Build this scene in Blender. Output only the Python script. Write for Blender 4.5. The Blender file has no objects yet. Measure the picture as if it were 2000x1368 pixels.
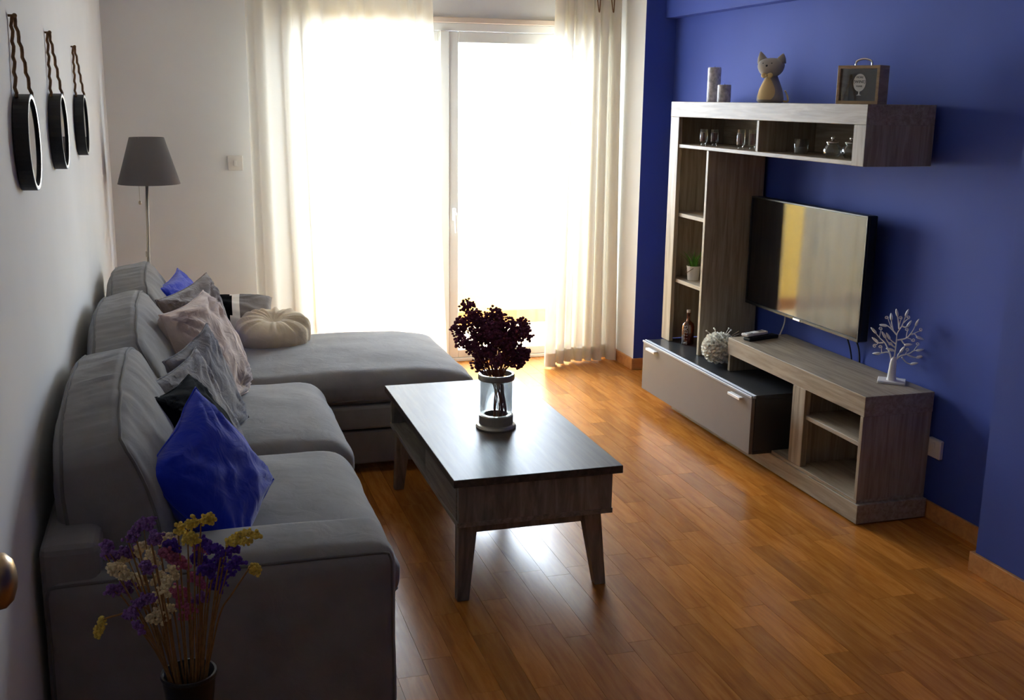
import bpy, bmesh, math, random
from mathutils import Vector, Matrix, noise
PI = math.pi
random.seed(7)
scene = bpy.context.scene
COL = scene.collection

# ------------------------------------------------------------------ camera
FPX = 2124.0                                   # focal length in pixels of a 2000 px wide frame
CAM_LOC = Vector((0.0, 0.0, 1.65))
RIGHT = Vector((0.95684, -0.29034, 0.01257))
DOWN = Vector((-0.05361, -0.21885, -0.97428))
FWD = Vector((0.28563, 0.93156, -0.22498))
cd = bpy.data.cameras.new('camera'); cd.sensor_width = 36.0; cd.lens = 36.0*FPX/2000.0
cd.clip_start = 0.02; cd.clip_end = 200
cam = bpy.data.objects.new('camera', cd); COL.objects.link(cam)
m3 = Matrix((RIGHT, -DOWN, -FWD)).transposed()
cam.matrix_world = Matrix.Translation(CAM_LOC) @ m3.to_4x4()
scene.camera = cam

# ------------------------------------------------------------------ world, window light, exposure
world = bpy.data.worlds.new('world'); scene.world = world; world.use_nodes = True
wn = world.node_tree; bgn = wn.nodes['Background']
bgn.inputs['Color'].default_value = (0.83, 0.94, 1.12, 1)
bgn.inputs['Strength'].default_value = 26.0
pl = bpy.data.lights.new('window_portal', 'AREA'); pl.shape = 'RECTANGLE'; pl.size = 2.0; pl.size_y = 2.1
pl.cycles.is_portal = True
po = bpy.data.objects.new('window_portal', pl); COL.objects.link(po)
po.location = (1.6, 6.86, 1.05); po.rotation_euler = (-PI/2, 0, 0)
vs = scene.view_settings
vs.view_transform = 'Standard'; vs.look = 'None'; vs.gamma = 1.0; vs.exposure = 0.38
vs.use_curve_mapping = False
scene.cycles.max_bounces = 12; scene.cycles.diffuse_bounces = 6; scene.cycles.glossy_bounces = 5
scene.cycles.transmission_bounces = 8; scene.cycles.transparent_max_bounces = 16
scene.cycles.use_denoising = True
scene.cycles.sample_clamp_indirect = 8.0
scene.cycles.caustics_reflective = False; scene.cycles.caustics_refractive = False

# ------------------------------------------------------------------ materials
MATS = {}
def srgb(r, g, b):
    f = lambda c: (c/255/12.92) if c/255 <= .04045 else ((c/255+.055)/1.055)**2.4
    return (f(r), f(g), f(b), 1)
def nmat(name):
    m = bpy.data.materials.new(name); m.use_nodes = True; MATS[name] = m
    return m, m.node_tree, m.node_tree.nodes['Principled BSDF']
def N(t, kind, **kw):
    n = t.nodes.new(kind)
    for k, v in kw.items(): setattr(n, k, v)
    return n
def plain(name, col, rough=.5, metal=0, var=.08, scale=6, bump=0, bscale=200, sheen=0, coat=0, spec=.5, stretch=(1, 1, 1)):
    """colour with soft procedural mottling and a fine bump"""
    m, t, p = nmat(name)
    tc = N(t, 'ShaderNodeTexCoord'); mp = N(t, 'ShaderNodeMapping'); mp.inputs['Scale'].default_value = stretch
    t.links.new(tc.outputs['Object'], mp.inputs['Vector'])
    nz = N(t, 'ShaderNodeTexNoise'); nz.inputs['Scale'].default_value = scale; nz.inputs['Detail'].default_value = 5
    t.links.new(mp.outputs['Vector'], nz.inputs['Vector'])
    rp = N(t, 'ShaderNodeValToRGB'); e = rp.color_ramp.elements
    e[0].position = .3; e[1].position = .7
    e[0].color = tuple(c*(1-var) for c in col[:3]) + (1,); e[1].color = tuple(min(1, c*(1+var)) for c in col[:3]) + (1,)
    t.links.new(nz.outputs['Fac'], rp.inputs['Fac']); t.links.new(rp.outputs['Color'], p.inputs['Base Color'])
    p.inputs['Roughness'].default_value = rough; p.inputs['Metallic'].default_value = metal
    p.inputs['Specular IOR Level'].default_value = spec
    if sheen:
        p.inputs['Sheen Weight'].default_value = sheen; p.inputs['Sheen Roughness'].default_value = .5
    if coat:
        p.inputs['Coat Weight'].default_value = coat; p.inputs['Coat Roughness'].default_value = .12
    if bump:
        n2 = N(t, 'ShaderNodeTexNoise'); n2.inputs['Scale'].default_value = bscale; n2.inputs['Detail'].default_value = 3
        t.links.new(mp.outputs['Vector'], n2.inputs['Vector'])
        b = N(t, 'ShaderNodeBump'); b.inputs['Strength'].default_value = bump; b.inputs['Distance'].default_value = .002
        t.links.new(n2.outputs['Fac'], b.inputs['Height']); t.links.new(b.outputs['Normal'], p.inputs['Normal'])
    return m
def wood(name, dark, mid, light, rough=.45, stretch=(14, 1, 14), scale=3.0, coat=0, rnd=None, rndamt=.18, spec=.5, bump=.12):
    """stretched-noise grain; rnd = 'object' or 'island' shifts tone and grain per piece"""
    m, t, p = nmat(name)
    tc = N(t, 'ShaderNodeTexCoord'); mp = N(t, 'ShaderNodeMapping'); mp.inputs['Scale'].default_value = stretch
    if rnd:
        src = N(t, 'ShaderNodeObjectInfo').outputs['Random'] if rnd == 'object' else N(t, 'ShaderNodeNewGeometry').outputs['Random Per Island']
        mul = N(t, 'ShaderNodeMath', operation='MULTIPLY'); mul.inputs[1].default_value = 37.0
        t.links.new(src, mul.inputs[0])
        ad = N(t, 'ShaderNodeVectorMath', operation='ADD')
        cx = N(t, 'ShaderNodeCombineXYZ'); t.links.new(mul.outputs[0], cx.inputs[0]); t.links.new(mul.outputs[0], cx.inputs[1])
        t.links.new(tc.outputs['Object'], ad.inputs[0]); t.links.new(cx.outputs[0], ad.inputs[1])
        t.links.new(ad.outputs[0], mp.inputs['Vector'])
    else:
        t.links.new(tc.outputs['Object'], mp.inputs['Vector'])
    nz = N(t, 'ShaderNodeTexNoise'); nz.inputs['Scale'].default_value = scale; nz.inputs['Detail'].default_value = 8; nz.inputs['Roughness'].default_value = .62
    nz.inputs['Distortion'].default_value = .6
    t.links.new(mp.outputs['Vector'], nz.inputs['Vector'])
    rp = N(t, 'ShaderNodeValToRGB'); e = rp.color_ramp.elements
    e[0].position = .32; e[0].color = dark; e[1].position = .72; e[1].color = light
    k = e.new(.52); k.color = mid
    t.links.new(nz.outputs['Fac'], rp.inputs['Fac'])
    out = rp.outputs['Color']
    if rnd:
        hs = N(t, 'ShaderNodeHueSaturation')
        mr = N(t, 'ShaderNodeMapRange'); mr.inputs['To Min'].default_value = 1-rndamt; mr.inputs['To Max'].default_value = 1+rndamt
        t.links.new(src, mr.inputs['Value']); t.links.new(mr.outputs[0], hs.inputs['Value']); t.links.new(out, hs.inputs['Color'])
        out = hs.outputs['Color']
    t.links.new(out, p.inputs['Base Color'])
    p.inputs['Roughness'].default_value = rough; p.inputs['Specular IOR Level'].default_value = spec
    if coat:
        p.inputs['Coat Weight'].default_value = coat; p.inputs['Coat Roughness'].default_value = .18
    if bump:
        b = N(t, 'ShaderNodeBump'); b.inputs['Strength'].default_value = bump; b.inputs['Distance'].default_value = .001
        t.links.new(nz.outputs['Fac'], b.inputs['Height']); t.links.new(b.outputs['Normal'], p.inputs['Normal'])
    return m
def fabric(name, col, weave=900, bump=.25, var=.1, wrinkle=0, sheen=.25, rough=.95):
    m, t, p = nmat(name)
    tc = N(t, 'ShaderNodeTexCoord')
    nz = N(t, 'ShaderNodeTexNoise'); nz.inputs['Scale'].default_value = 9; nz.inputs['Detail'].default_value = 6
    t.links.new(tc.outputs['Object'], nz.inputs['Vector'])
    rp = N(t, 'ShaderNodeValToRGB'); e = rp.color_ramp.elements; e[0].position = .3; e[1].position = .7
    e[0].color = tuple(c*(1-var) for c in col[:3]) + (1,); e[1].color = tuple(min(1, c*(1+var)) for c in col[:3]) + (1,)
    t.links.new(nz.outputs['Fac'], rp.inputs['Fac']); t.links.new(rp.outputs['Color'], p.inputs['Base Color'])
    p.inputs['Roughness'].default_value = rough; p.inputs['Specular IOR Level'].default_value = .2
    p.inputs['Sheen Weight'].default_value = sheen; p.inputs['Sheen Roughness'].default_value = .45
    n2 = N(t, 'ShaderNodeTexNoise'); n2.inputs['Scale'].default_value = weave; n2.inputs['Detail'].default_value = 2
    t.links.new(tc.outputs['Object'], n2.inputs['Vector'])
    b = N(t, 'ShaderNodeBump'); b.inputs['Strength'].default_value = bump; b.inputs['Distance'].default_value = .0015
    t.links.new(n2.outputs['Fac'], b.inputs['Height'])
    if wrinkle:
        n3 = N(t, 'ShaderNodeTexNoise'); n3.inputs['Scale'].default_value = 14; n3.inputs['Detail'].default_value = 3; n3.inputs['Distortion'].default_value = 1.2
        t.links.new(tc.outputs['Object'], n3.inputs['Vector'])
        b2 = N(t, 'ShaderNodeBump'); b2.inputs['Strength'].default_value = wrinkle; b2.inputs['Distance'].default_value = .02
        t.links.new(n3.outputs['Fac'], b2.inputs['Height']); t.links.new(b.outputs['Normal'], b2.inputs['Normal'])
        t.links.new(b2.outputs['Normal'], p.inputs['Normal'])
    else:
        t.links.new(b.outputs['Normal'], p.inputs['Normal'])
    return m
def clearglass(name, tint=(1, 1, 1, 1), gloss=.06):
    """thin pane or vessel wall: see-through with a fresnel gloss"""
    m, t, p = nmat(name); t.nodes.remove(p); out = t.nodes['Material Output']
    tr = N(t, 'ShaderNodeBsdfTransparent'); tr.inputs['Color'].default_value = tint
    gl = N(t, 'ShaderNodeBsdfGlossy'); gl.inputs['Roughness'].default_value = .02
    lw = N(t, 'ShaderNodeLayerWeight'); lw.inputs['Blend'].default_value = .25
    ml = N(t, 'ShaderNodeMath', operation='MULTIPLY_ADD'); ml.inputs[1].default_value = .55; ml.inputs[2].default_value = gloss
    t.links.new(lw.outputs['Fresnel'], ml.inputs[0])
    mx = N(t, 'ShaderNodeMixShader'); t.links.new(ml.outputs[0], mx.inputs[0])
    t.links.new(tr.outputs[0], mx.inputs[1]); t.links.new(gl.outputs[0], mx.inputs[2]); t.links.new(mx.outputs[0], out.inputs['Surface'])
    return m
def sheer(name, col, clear=.3, trans=.6):
    """sheer cloth: open weave + light passing through + white threads"""
    m, t, p = nmat(name); t.nodes.remove(p); out = t.nodes['Material Output']
    tc = N(t, 'ShaderNodeTexCoord'); nz = N(t, 'ShaderNodeTexNoise'); nz.inputs['Scale'].default_value = 350
    t.links.new(tc.outputs['Object'], nz.inputs['Vector'])
    mr = N(t, 'ShaderNodeMapRange'); mr.inputs['To Min'].default_value = clear*.8; mr.inputs['To Max'].default_value = clear*1.2
    t.links.new(nz.outputs['Fac'], mr.inputs['Value'])
    df = N(t, 'ShaderNodeBsdfDiffuse'); df.inputs['Color'].default_value = col
    tl = N(t, 'ShaderNodeBsdfTranslucent'); tl.inputs['Color'].default_value = col
    tr = N(t, 'ShaderNodeBsdfTransparent')
    m1 = N(t, 'ShaderNodeMixShader'); m1.inputs[0].default_value = trans
    t.links.new(df.outputs[0], m1.inputs[1]); t.links.new(tl.outputs[0], m1.inputs[2])
    m2 = N(t, 'ShaderNodeMixShader'); t.links.new(mr.outputs[0], m2.inputs[0])
    t.links.new(m1.outputs[0], m2.inputs[1]); t.links.new(tr.outputs[0], m2.inputs[2]); t.links.new(m2.outputs[0], out.inputs['Surface'])
    return m
plain('paint_white', srgb(231, 231, 229), .85, var=.02, scale=3, bump=.15, bscale=90)
plain('paint_blue', srgb(50, 72, 158), .75, var=.05, scale=2.5, bump=.15, bscale=110)
plain('ceiling_paint', srgb(228, 228, 226), .9, var=.02)
plain('upvc', srgb(226, 226, 220), .35, var=.02)
plain('casing_wood', srgb(222, 205, 186), .6, var=.05)
plain('handle_white', srgb(235, 235, 235), .3, var=.01)
wood('oak_base', srgb(180, 122, 66), srgb(200, 140, 80), srgb(212, 154, 94), .4, (1.2, 8, 12), 3)
wood('laminate', srgb(166, 99, 35), srgb(188, 119, 47), srgb(204, 136, 60), .26, (16, 1.6, 8), 2.6, spec=.28, coat=.03, rnd='object', rndamt=.19, bump=.03)
wood('laminate_far', srgb(166, 99, 35), srgb(188, 119, 47), srgb(204, 136, 60), .26, (16, 1.6, 8), 2.6, spec=.28, coat=.03, rnd='island', rndamt=.19, bump=.03)
plain('subfloor', srgb(70, 40, 20), .8)
wood('grey_oak', srgb(134, 122, 105), srgb(162, 149, 130), srgb(180, 168, 150), .45, (22, 1.3, 22), 2.4, spec=.17)
wood('grey_oak_upright', srgb(134, 122, 105), srgb(162, 149, 130), srgb(180, 168, 150), .45, (22, 22, 1.3), 2.4, spec=.17)
wood('dark_oak', srgb(98, 92, 84), srgb(132, 125, 115), srgb(160, 152, 141), .4, (18, 1.3, 18), 2.6, spec=.4, bump=.2)
wood('dark_oak_end', srgb(98, 92, 84), srgb(132, 125, 115), srgb(160, 152, 141), .45, (12, 18, 1.6), 2.6, spec=.4, bump=.2)
wood('dark_oak_top', srgb(62, 55, 48), srgb(80, 72, 64), srgb(98, 89, 80), .42, (18, 1.2, 18), 2.6, spec=.19, bump=.06)
plain('graphite_board', srgb(48, 49, 51), .32, var=.05, spec=.5)
plain('taupe_front', srgb(99, 93, 89), .5, var=.03)
plain('alu', srgb(150, 152, 156), .55, metal=.6, var=.02)
fabric('sofa_fabric', srgb(134, 132, 132), wrinkle=.12, sheen=.15)
fabric('sofa_piping', srgb(104, 101, 100))
plain('black_plastic', srgb(14, 14, 15), .35, var=.02)
plain('matt_black', srgb(17, 16, 17), .55, var=.05)
fabric('velvet_blue', srgb(20, 48, 185), wrinkle=.3, sheen=.35)
fabric('cloth_black', srgb(7, 7, 9), wrinkle=.2, sheen=0)
MATS['cloth_black'].node_tree.nodes['Principled BSDF'].inputs['Specular IOR Level'].default_value = .05
fabric('cloth_knit_grey', srgb(120, 117, 122), weave=260, bump=.6, wrinkle=.3)
fabric('cloth_quilt_grey', srgb(128, 124, 126), weave=160, bump=.6, wrinkle=.4)
fabric('cloth_beige', srgb(205, 186, 176), wrinkle=.45)
fabric('cloth_taupe', srgb(122, 110, 104), wrinkle=.45, sheen=.5)
fabric('cloth_cream', srgb(208, 192, 164), wrinkle=.3)
fabric('cloth_grey', srgb(110, 103, 98), wrinkle=.15)
fabric('cloth_white', srgb(226, 221, 210), wrinkle=.1)
fabric('lampshade', srgb(98, 94, 94), weave=500, bump=.2, var=.04)
sheer('curtain_sheer', srgb(240, 236, 226), clear=.14, trans=.48)
sheer('curtain_dense', srgb(236, 231, 219), clear=.04, trans=.25)
clearglass('pane_glass', (.98, .99, .98, 1), .03)
clearglass('vessel_glass', (.95, .97, .97, 1), .05)
clearglass('amber_glass', (.75, .40, .14, 1), .08)
plain('brushed_steel', srgb(176, 170, 156), .34, metal=.75, var=.05)
plain('satin_nickel', srgb(176, 154, 126), .34, metal=1, var=.03)
plain('chrome', srgb(210, 205, 200), .12, metal=1, var=.01)
m, t, p = nmat('mirror_glass'); p.inputs['Base Color'].default_value = (.85, .87, .87, 1); p.inputs['Metallic'].default_value = 1; p.inputs['Roughness'].default_value = .03
plain('rope', srgb(132, 98, 66), .9, var=.25, scale=120, bump=.5, bscale=500)
m, t, p = nmat('screen'); p.inputs['Base Color'].default_value = (.012, .012, .014, 1); p.inputs['Roughness'].default_value = .06; p.inputs['Specular IOR Level'].default_value = .32
plain('candle_marble', srgb(184, 178, 180), .5, var=.5, scale=45)
plain('plush_grey', srgb(160, 152, 142), .95, var=.1, bump=.4, bscale=700, sheen=.3)
plain('plush_ochre', srgb(214, 186, 134), .95, var=.06, bump=.4, bscale=700)
plain('twine', srgb(216, 190, 150), .9, var=.1)
wood('box_wood', srgb(158, 132, 98), srgb(182, 156, 120), srgb(198, 174, 140), .5, (3, 3, 20), 2)
plain('box_inside', srgb(86, 74, 60), .7, var=.25, scale=30)
plain('print_white', srgb(232, 232, 226), .5, var=.01)
plain('print_dark', srgb(30, 48, 44), .6, var=.01)
plain('wine_wax', srgb(110, 44, 52), .4, var=.3, scale=80)
plain('pot_white', srgb(214, 208, 198), .5, var=.05)
plain('leaf_green', srgb(96, 158, 52), .5, var=.25, scale=40)
plain('paper_white', srgb(246, 244, 236), .8, var=.06, scale=60)
plain('twig', srgb(112, 92, 72), .8, var=.2, scale=80)
plain('white_enamel', srgb(238, 234, 230), .4, var=.02)
plain('socket_white', srgb(226, 220, 212), .4, var=.02)
plain('maroon_flower', srgb(112, 46, 74), .85, var=.35, scale=90)
plain('maroon_stem', srgb(140, 80, 58), .8, var=.25, scale=90)
plain('statice_stem', srgb(134, 98, 52), .8, var=.2, scale=90)
plain('statice_v', srgb(78, 40, 150), .8, var=.3, scale=110)
plain('statice_l', srgb(122, 82, 146), .8, var=.3, scale=110)
plain('statice_p', srgb(170, 92, 128), .8, var=.3, scale=110)
plain('statice_c', srgb(220, 202, 160), .8, var=.2, scale=110)
plain('statice_y', srgb(214, 188, 84), .8, var=.25, scale=110)
plain('vase_black', srgb(14, 14, 18), .35, var=.05)
plain('balcony_cream', srgb(226, 186, 88), .85, var=.03)
plain('balcony_tile', srgb(224, 204, 160), .6, var=.05)
plain('balcony_skirt', srgb(160, 100, 42), .7, var=.05)
plain('facade', srgb(232, 226, 214), .9, var=.03)
plain('far_pane', srgb(150, 160, 168), .3, var=.03)
plain('tree_leaf', srgb(120, 140, 96), .8, var=.3)

# ------------------------------------------------------------------ mesh helpers
def V(*a): return Vector(a)
def finish(bm, smooth):
    bmesh.ops.recalc_face_normals(bm, faces=bm.faces[:])
    for f in bm.faces: f.smooth = smooth
def root_matrix(o):
    while o.parent: o = o.parent
    return Matrix.LocRotScale(o.location, o.rotation_euler, o.scale)
def obj(name, bm, mat, parent=None, local=False, smooth=False, fix=True):
    """link bm as one mesh object; bm is in world space unless local"""
    if fix: finish(bm, smooth)
    else:
        for f in bm.faces: f.smooth = smooth
    if parent is not None and not local:
        bm.transform(root_matrix(parent).inverted())
    me = bpy.data.meshes.new(name); bm.to_mesh(me); bm.free()
    for mm in (mat if isinstance(mat, (list, tuple)) else [mat]): me.materials.append(MATS[mm])
    o = bpy.data.objects.new(name, me); COL.objects.link(o)
    if parent is not None: o.parent = parent
    return o
def tag(o, label=None, cat=None, group=None, kind=None):
    for k, v in (('label', label), ('category', cat), ('group', group), ('kind', kind)):
        if v: o[k] = v
    return o
def thing(name, label, cat, loc=(0, 0, 0), rz=0, group=None):
    o = bpy.data.objects.new(name, None); COL.objects.link(o); o.empty_display_size = .1
    o.location = loc; o.rotation_euler = (0, 0, rz)
    return tag(o, label, cat, group)
def copy_tree(o, parent=None):
    c = o.copy(); COL.objects.link(c); c.parent = parent
    for ch in list(o.children): copy_tree(ch, c)
    return c
def add_box(bm, x0, x1, y0, y1, z0, z1, bev=0, seg=1):
    r = bmesh.ops.create_cube(bm, size=1)
    vs_ = r['verts']
    for v in vs_:
        v.co = V(x0+(v.co.x+.5)*(x1-x0), y0+(v.co.y+.5)*(y1-y0), z0+(v.co.z+.5)*(z1-z0))
    if bev:
        es = list({e for v in vs_ for e in v.link_edges})
        bmesh.ops.bevel(bm, geom=es, offset=bev, segments=seg, affect='EDGES', profile=.5)
    return bm
def box(x0, x1, y0, y1, z0, z1, bev=.0015, seg=1):
    return add_box(bmesh.new(), x0, x1, y0, y1, z0, z1, bev, seg)
def boxes(*bs, bev=.0015):
    bm = bmesh.new()
    for b in bs: add_box(bm, *b, bev=bev)
    return bm
def add_lathe(bm, prof, c=(0, 0, 0), n=24, cap=True):
    rings = []
    for r, z in prof:
        if r < 1e-6: rings.append([bm.verts.new((c[0], c[1], c[2]+z))]); continue
        rings.append([bm.verts.new((c[0]+r*math.cos(2*PI*i/n), c[1]+r*math.sin(2*PI*i/n), c[2]+z)) for i in range(n)])
    for a, b in zip(rings, rings[1:]):
        if len(a) == 1 and len(b) == 1: continue
        for i in range(n):
            j = (i+1) % n
            if len(a) == 1: bm.faces.new((a[0], b[i], b[j]))
            elif len(b) == 1: bm.faces.new((a[i], a[j], b[0]))
            else: bm.faces.new((a[i], a[j], b[j], b[i]))
    if cap:
        for R in (rings[0], rings[-1]):
            if len(R) > 2: bm.faces.new(R)
    return bm
def lathe(prof, c=(0, 0, 0), n=24, cap=True): return add_lathe(bmesh.new(), prof, c, n, cap)
def add_tube(bm, pts, r, n=8, closed=False):
    """tube along a polyline; r a number or one radius per point"""
    pts = [Vector(p) for p in pts]; k = len(pts)
    rs = r if isinstance(r, (list, tuple)) else [r]*k
    rings = []; up = None
    for i, p in enumerate(pts):
        a = pts[(i-1) % k] if (closed or i > 0) else p
        b = pts[(i+1) % k] if (closed or i < k-1) else p
        d = (b-a)
        d = d.normalized() if d.length > 1e-9 else V(0, 0, 1)
        if up is None:
            up = d.cross(V(0, 0, 1))
            if up.length < .1: up = d.cross(V(1, 0, 0))
        up = (up - d*up.dot(d)); up.normalize()
        w = d.cross(up)
        rings.append([bm.verts.new(p + (up*math.cos(2*PI*j/n) + w*math.sin(2*PI*j/n))*rs[i]) for j in range(n)])
    m_ = k if closed else k-1
    for i in range(m_):
        a, b = rings[i], rings[(i+1) % k]
        for j in range(n): bm.faces.new((a[j], a[(j+1) % n], b[(j+1) % n], b[j]))
    if not closed:
        bm.faces.new(rings[0]); bm.faces.new(rings[-1])
    return bm
def tube(pts, r, n=8, closed=False): return add_tube(bmesh.new(), pts, r, n, closed)
def add_ball(bm, c, r, sub=1, scale=(1, 1, 1)):
    bmesh.ops.create_icosphere(bm, subdivisions=sub, radius=1, matrix=Matrix.Translation(c) @ Matrix.Diagonal((r*scale[0], r*scale[1], r*scale[2], 1)))
    return bm
def spline(pts, k=6):
    """Catmull-Rom through points"""
    P = [Vector(p) for p in pts]; out = []
    for i in range(len(P)-1):
        a, b, c, d = P[max(i-1, 0)], P[i], P[i+1], P[min(i+2, len(P)-1)]
        for j in range(k):
            t = j/k
            out.append(.5*((2*b) + (c-a)*t + (2*a-5*b+4*c-d)*t*t + (3*b-a-3*c+d)*t**3))
    out.append(P[-1]); return out
def cube_shell(n):
    """a cube surface of n x n faces a side with coordinates in -1..1"""
    bm = bmesh.new(); seen = {}
    def vert(i, j, k):
        if (i, j, k) not in seen: seen[(i, j, k)] = bm.verts.new((2*i/n-1, 2*j/n-1, 2*k/n-1))
        return seen[(i, j, k)]
    for a in range(n):
        for b in range(n):
            for s in (0, n):
                bm.faces.new([vert(s, a+q, b+w) for q, w in ((0, 0), (1, 0), (1, 1), (0, 1))])
                bm.faces.new([vert(a+q, s, b+w) for q, w in ((0, 0), (1, 0), (1, 1), (0, 1))])
                bm.faces.new([vert(a+q, b+w, s) for q, w in ((0, 0), (1, 0), (1, 1), (0, 1))])
    return bm
def roundmap(p, h, r):
    """point of a unit cube -> rounded box of half sizes h and edge radius r"""
    q = V(*(p[i]*h[i] for i in range(3)))
    inner = V(*(max(-(h[i]-r), min(h[i]-r, q[i])) for i in range(3)))
    d = q-inner
    if d.length > 1e-9:
        d = d.normalized()*min(d.length, r) if sum(abs(c) > 1e-9 for c in d) == 1 else d.normalized()*r
    return inner+d
def ease(t): return math.copysign(1-(1-abs(t))**1.7, t)

# ------------------------------------------------------------------ room shell
XL, XR, YN, YF, ZC = -.36, 2.87, -2.6, 6.60, 2.62
XC = 2.69                                         # face of the near blue column
WX0, WX1, WZ = .64, 2.56, 2.09                    # window opening
def struct(o): return tag(o, kind='structure')
floor = struct(obj('floor', box(XL-.1, XR+.1, YN-.1, YF+.02, -.12, -.009, 0), 'subfloor'))
def px(p):
    d = Vector(p)-CAM_LOC; z = d.dot(FWD)
    if z < .05: return None
    return 1000+FPX*d.dot(RIGHT)/z, 684+FPX*d.dot(DOWN)/z, z
SW = .0915
pieces = []
rr = random.Random(11)
nrow = int((XR-XL)/SW)+2
for i in range(nrow):
    x0 = XL-.02+i*SW; x1 = min(x0+SW, XR+.02)
    if x1-x0 < .01: continue
    y = YN-.02-rr.random()*.5
    while y < YF:
        L = rr.choice((.42, .5, .58))
        a, b = max(y, YN-.02), min(y+L, YF+.01)
        if b-a > .03: pieces.append((x0, x1, a, b))
        y += L
def vis(p):
    x0, x1, a, b = p; c = (((x0+x1)/2), (a+b)/2, 0); q = px(c)
    if q is None: return 1e9
    if not (-60 < q[0] < 2060 and 0 < q[1] < 1450): return 1e8+q[2]
    if c[0] < .42 and c[1] < 5.6 and c[1] > 2.5: return 1e7+q[2]
    return q[2]
pieces.sort(key=vis)
cache = {}
for x0, x1, a, b in pieces[:300]:
    key = (round(x1-x0, 3), round(b-a, 3))
    if key not in cache:
        bm = box(-(x1-x0)/2+.0005, (x1-x0)/2-.0005, -(b-a)/2+.0005, (b-a)/2-.0005, -.01, 0, 0)
        finish(bm, False); me = bpy.data.meshes.new('plank'); bm.to_mesh(me); bm.free(); me.materials.append(MATS['laminate']); cache[key] = me
    o = bpy.data.objects.new('plank', cache[key]); COL.objects.link(o); o.parent = floor
    o.location = ((x0+x1)/2, (a+b)/2, 0)
bm = bmesh.new()
for x0, x1, a, b in pieces[300:]: add_box(bm, x0+.0005, x1-.0005, a+.0005, b-.0005, -.01, 0)
o = obj('planks', bm, 'laminate_far', floor); tag(o, kind='stuff')

struct(obj('ceiling', box(XL-.1, XR+.1, YN-.1, YF+.25, ZC, ZC+.1, 0), 'ceiling_paint'))
struct(obj('wall_left', boxes((XL-.1, XL, YN-.1, .80, -.1, ZC), (XL-.1, XL, 1.69, YF+.25, -.1, ZC), (XL-.1, XL, .80, 1.69, 2.06, ZC), bev=0), 'paint_white'))
struct(obj('wall_near', box(XL, XC, YN-.1, YN, -.1, ZC, 0), 'paint_white'))
struct(obj('wall_far', boxes((XL-.1, WX0, YF, YF+.25, -.1, ZC), (WX1, XR+.1, YF, YF+.25, -.1, ZC), (WX0, WX1, YF, YF+.25, WZ, ZC), bev=0), 'paint_white'))
struct(obj('wall_right', box(XR, XR+.1, YN-.1, YF+.25, -.1, ZC, 0), 'paint_blue'))
struct(obj('wall_column', box(XC, XR, YN-.1, 3.02, -.1, ZC, .002), 'paint_blue'))
bm = box(2.675, XR, 6.13, YF, -.1, ZC, 0)
for f in bm.faces: f.material_index = 1 if f.normal.y < -.5 else 0
struct(obj('wall_pillar', bm, ['paint_white', 'paint_blue']))
struct(obj('trim_1', box(2.80, XR, 3.02, 6.13, 2.125, ZC, .002), 'paint_blue'))
BH = .072
def skirt(name, x0, x1, y0, y1): struct(obj(name, boxes((x0, x1, y0, y1, 0, BH)), 'oak_base'))
skirt('baseboard_right', XR-.014, XR, 3.02, 6.13)
skirt('baseboard_column', XC-.014, XC, YN, 3.034)
skirt('baseboard_column_end', XC, XR-.014, 3.02, 3.034)
skirt('baseboard_pillar', 2.661, 2.675, 6.116, YF)
skirt('baseboard_pillar_end', 2.675, XR-.014, 6.116, 6.13)
skirt('baseboard_far', XL, WX0-.06, YF-.014, YF)
skirt('baseboard_left', XL, XL+.012, 1.70, YF-.014)

# balcony door (two leaves, glazed)
win = tag(bpy.data.objects.new('window_1', None), kind='structure'); COL.objects.link(win); win.location = (1.6, YF, 0)
obj('frame', boxes((WX0, WX0+.05, 6.60, 6.68, 0, WZ), (WX1-.05, WX1, 6.60, 6.68, 0, WZ), (WX0+.05, WX1-.05, 6.60, 6.68, WZ-.045, WZ), (WX0+.05, WX1-.05, 6.60, 6.68, 0, .022), bev=.003), 'upvc', win)
def leaf(x0, x1, y0, y1, st):
    f = obj('sash', boxes((x0, x0+st, y0, y1, .024, WZ-.047), (x1-st, x1, y0, y1, .024, WZ-.047), (x0+st, x1-st, y0, y1, WZ-.047-.065, WZ-.047), (x0+st, x1-st, y0, y1, .024, .075), bev=.004), 'upvc', win)
    obj('pane', box(x0+st, x1-st, (y0+y1)/2-.003, (y0+y1)/2+.003, .075, WZ-.112, 0), 'pane_glass', f)
    return f
leaf(WX0+.05, 1.600, 6.605, 6.665, .062)
f2 = leaf(1.602, WX1-.05, 6.605, 6.665, .062)
obj('cover_strip', box(1.545, 1.60, 6.585, 6.606, .024, WZ-.047, .004), 'upvc', win)
bm = box(1.622, 1.646, 6.590, 6.606, .905, .985, .004)
add_tube(bm, [(1.634, 6.598, .955), (1.634, 6.565, .955), (1.634, 6.556, .945), (1.637, 6.556, .86), (1.639, 6.556, .835)], .009)
tag(obj('door_handle', bm, 'handle_white', f2, smooth=False))
struct(obj('trim_2', box(WX0-.03, WX1+.03, 6.575, 6.60, WZ, WZ+.032, .003), 'casing_wood'))

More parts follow.
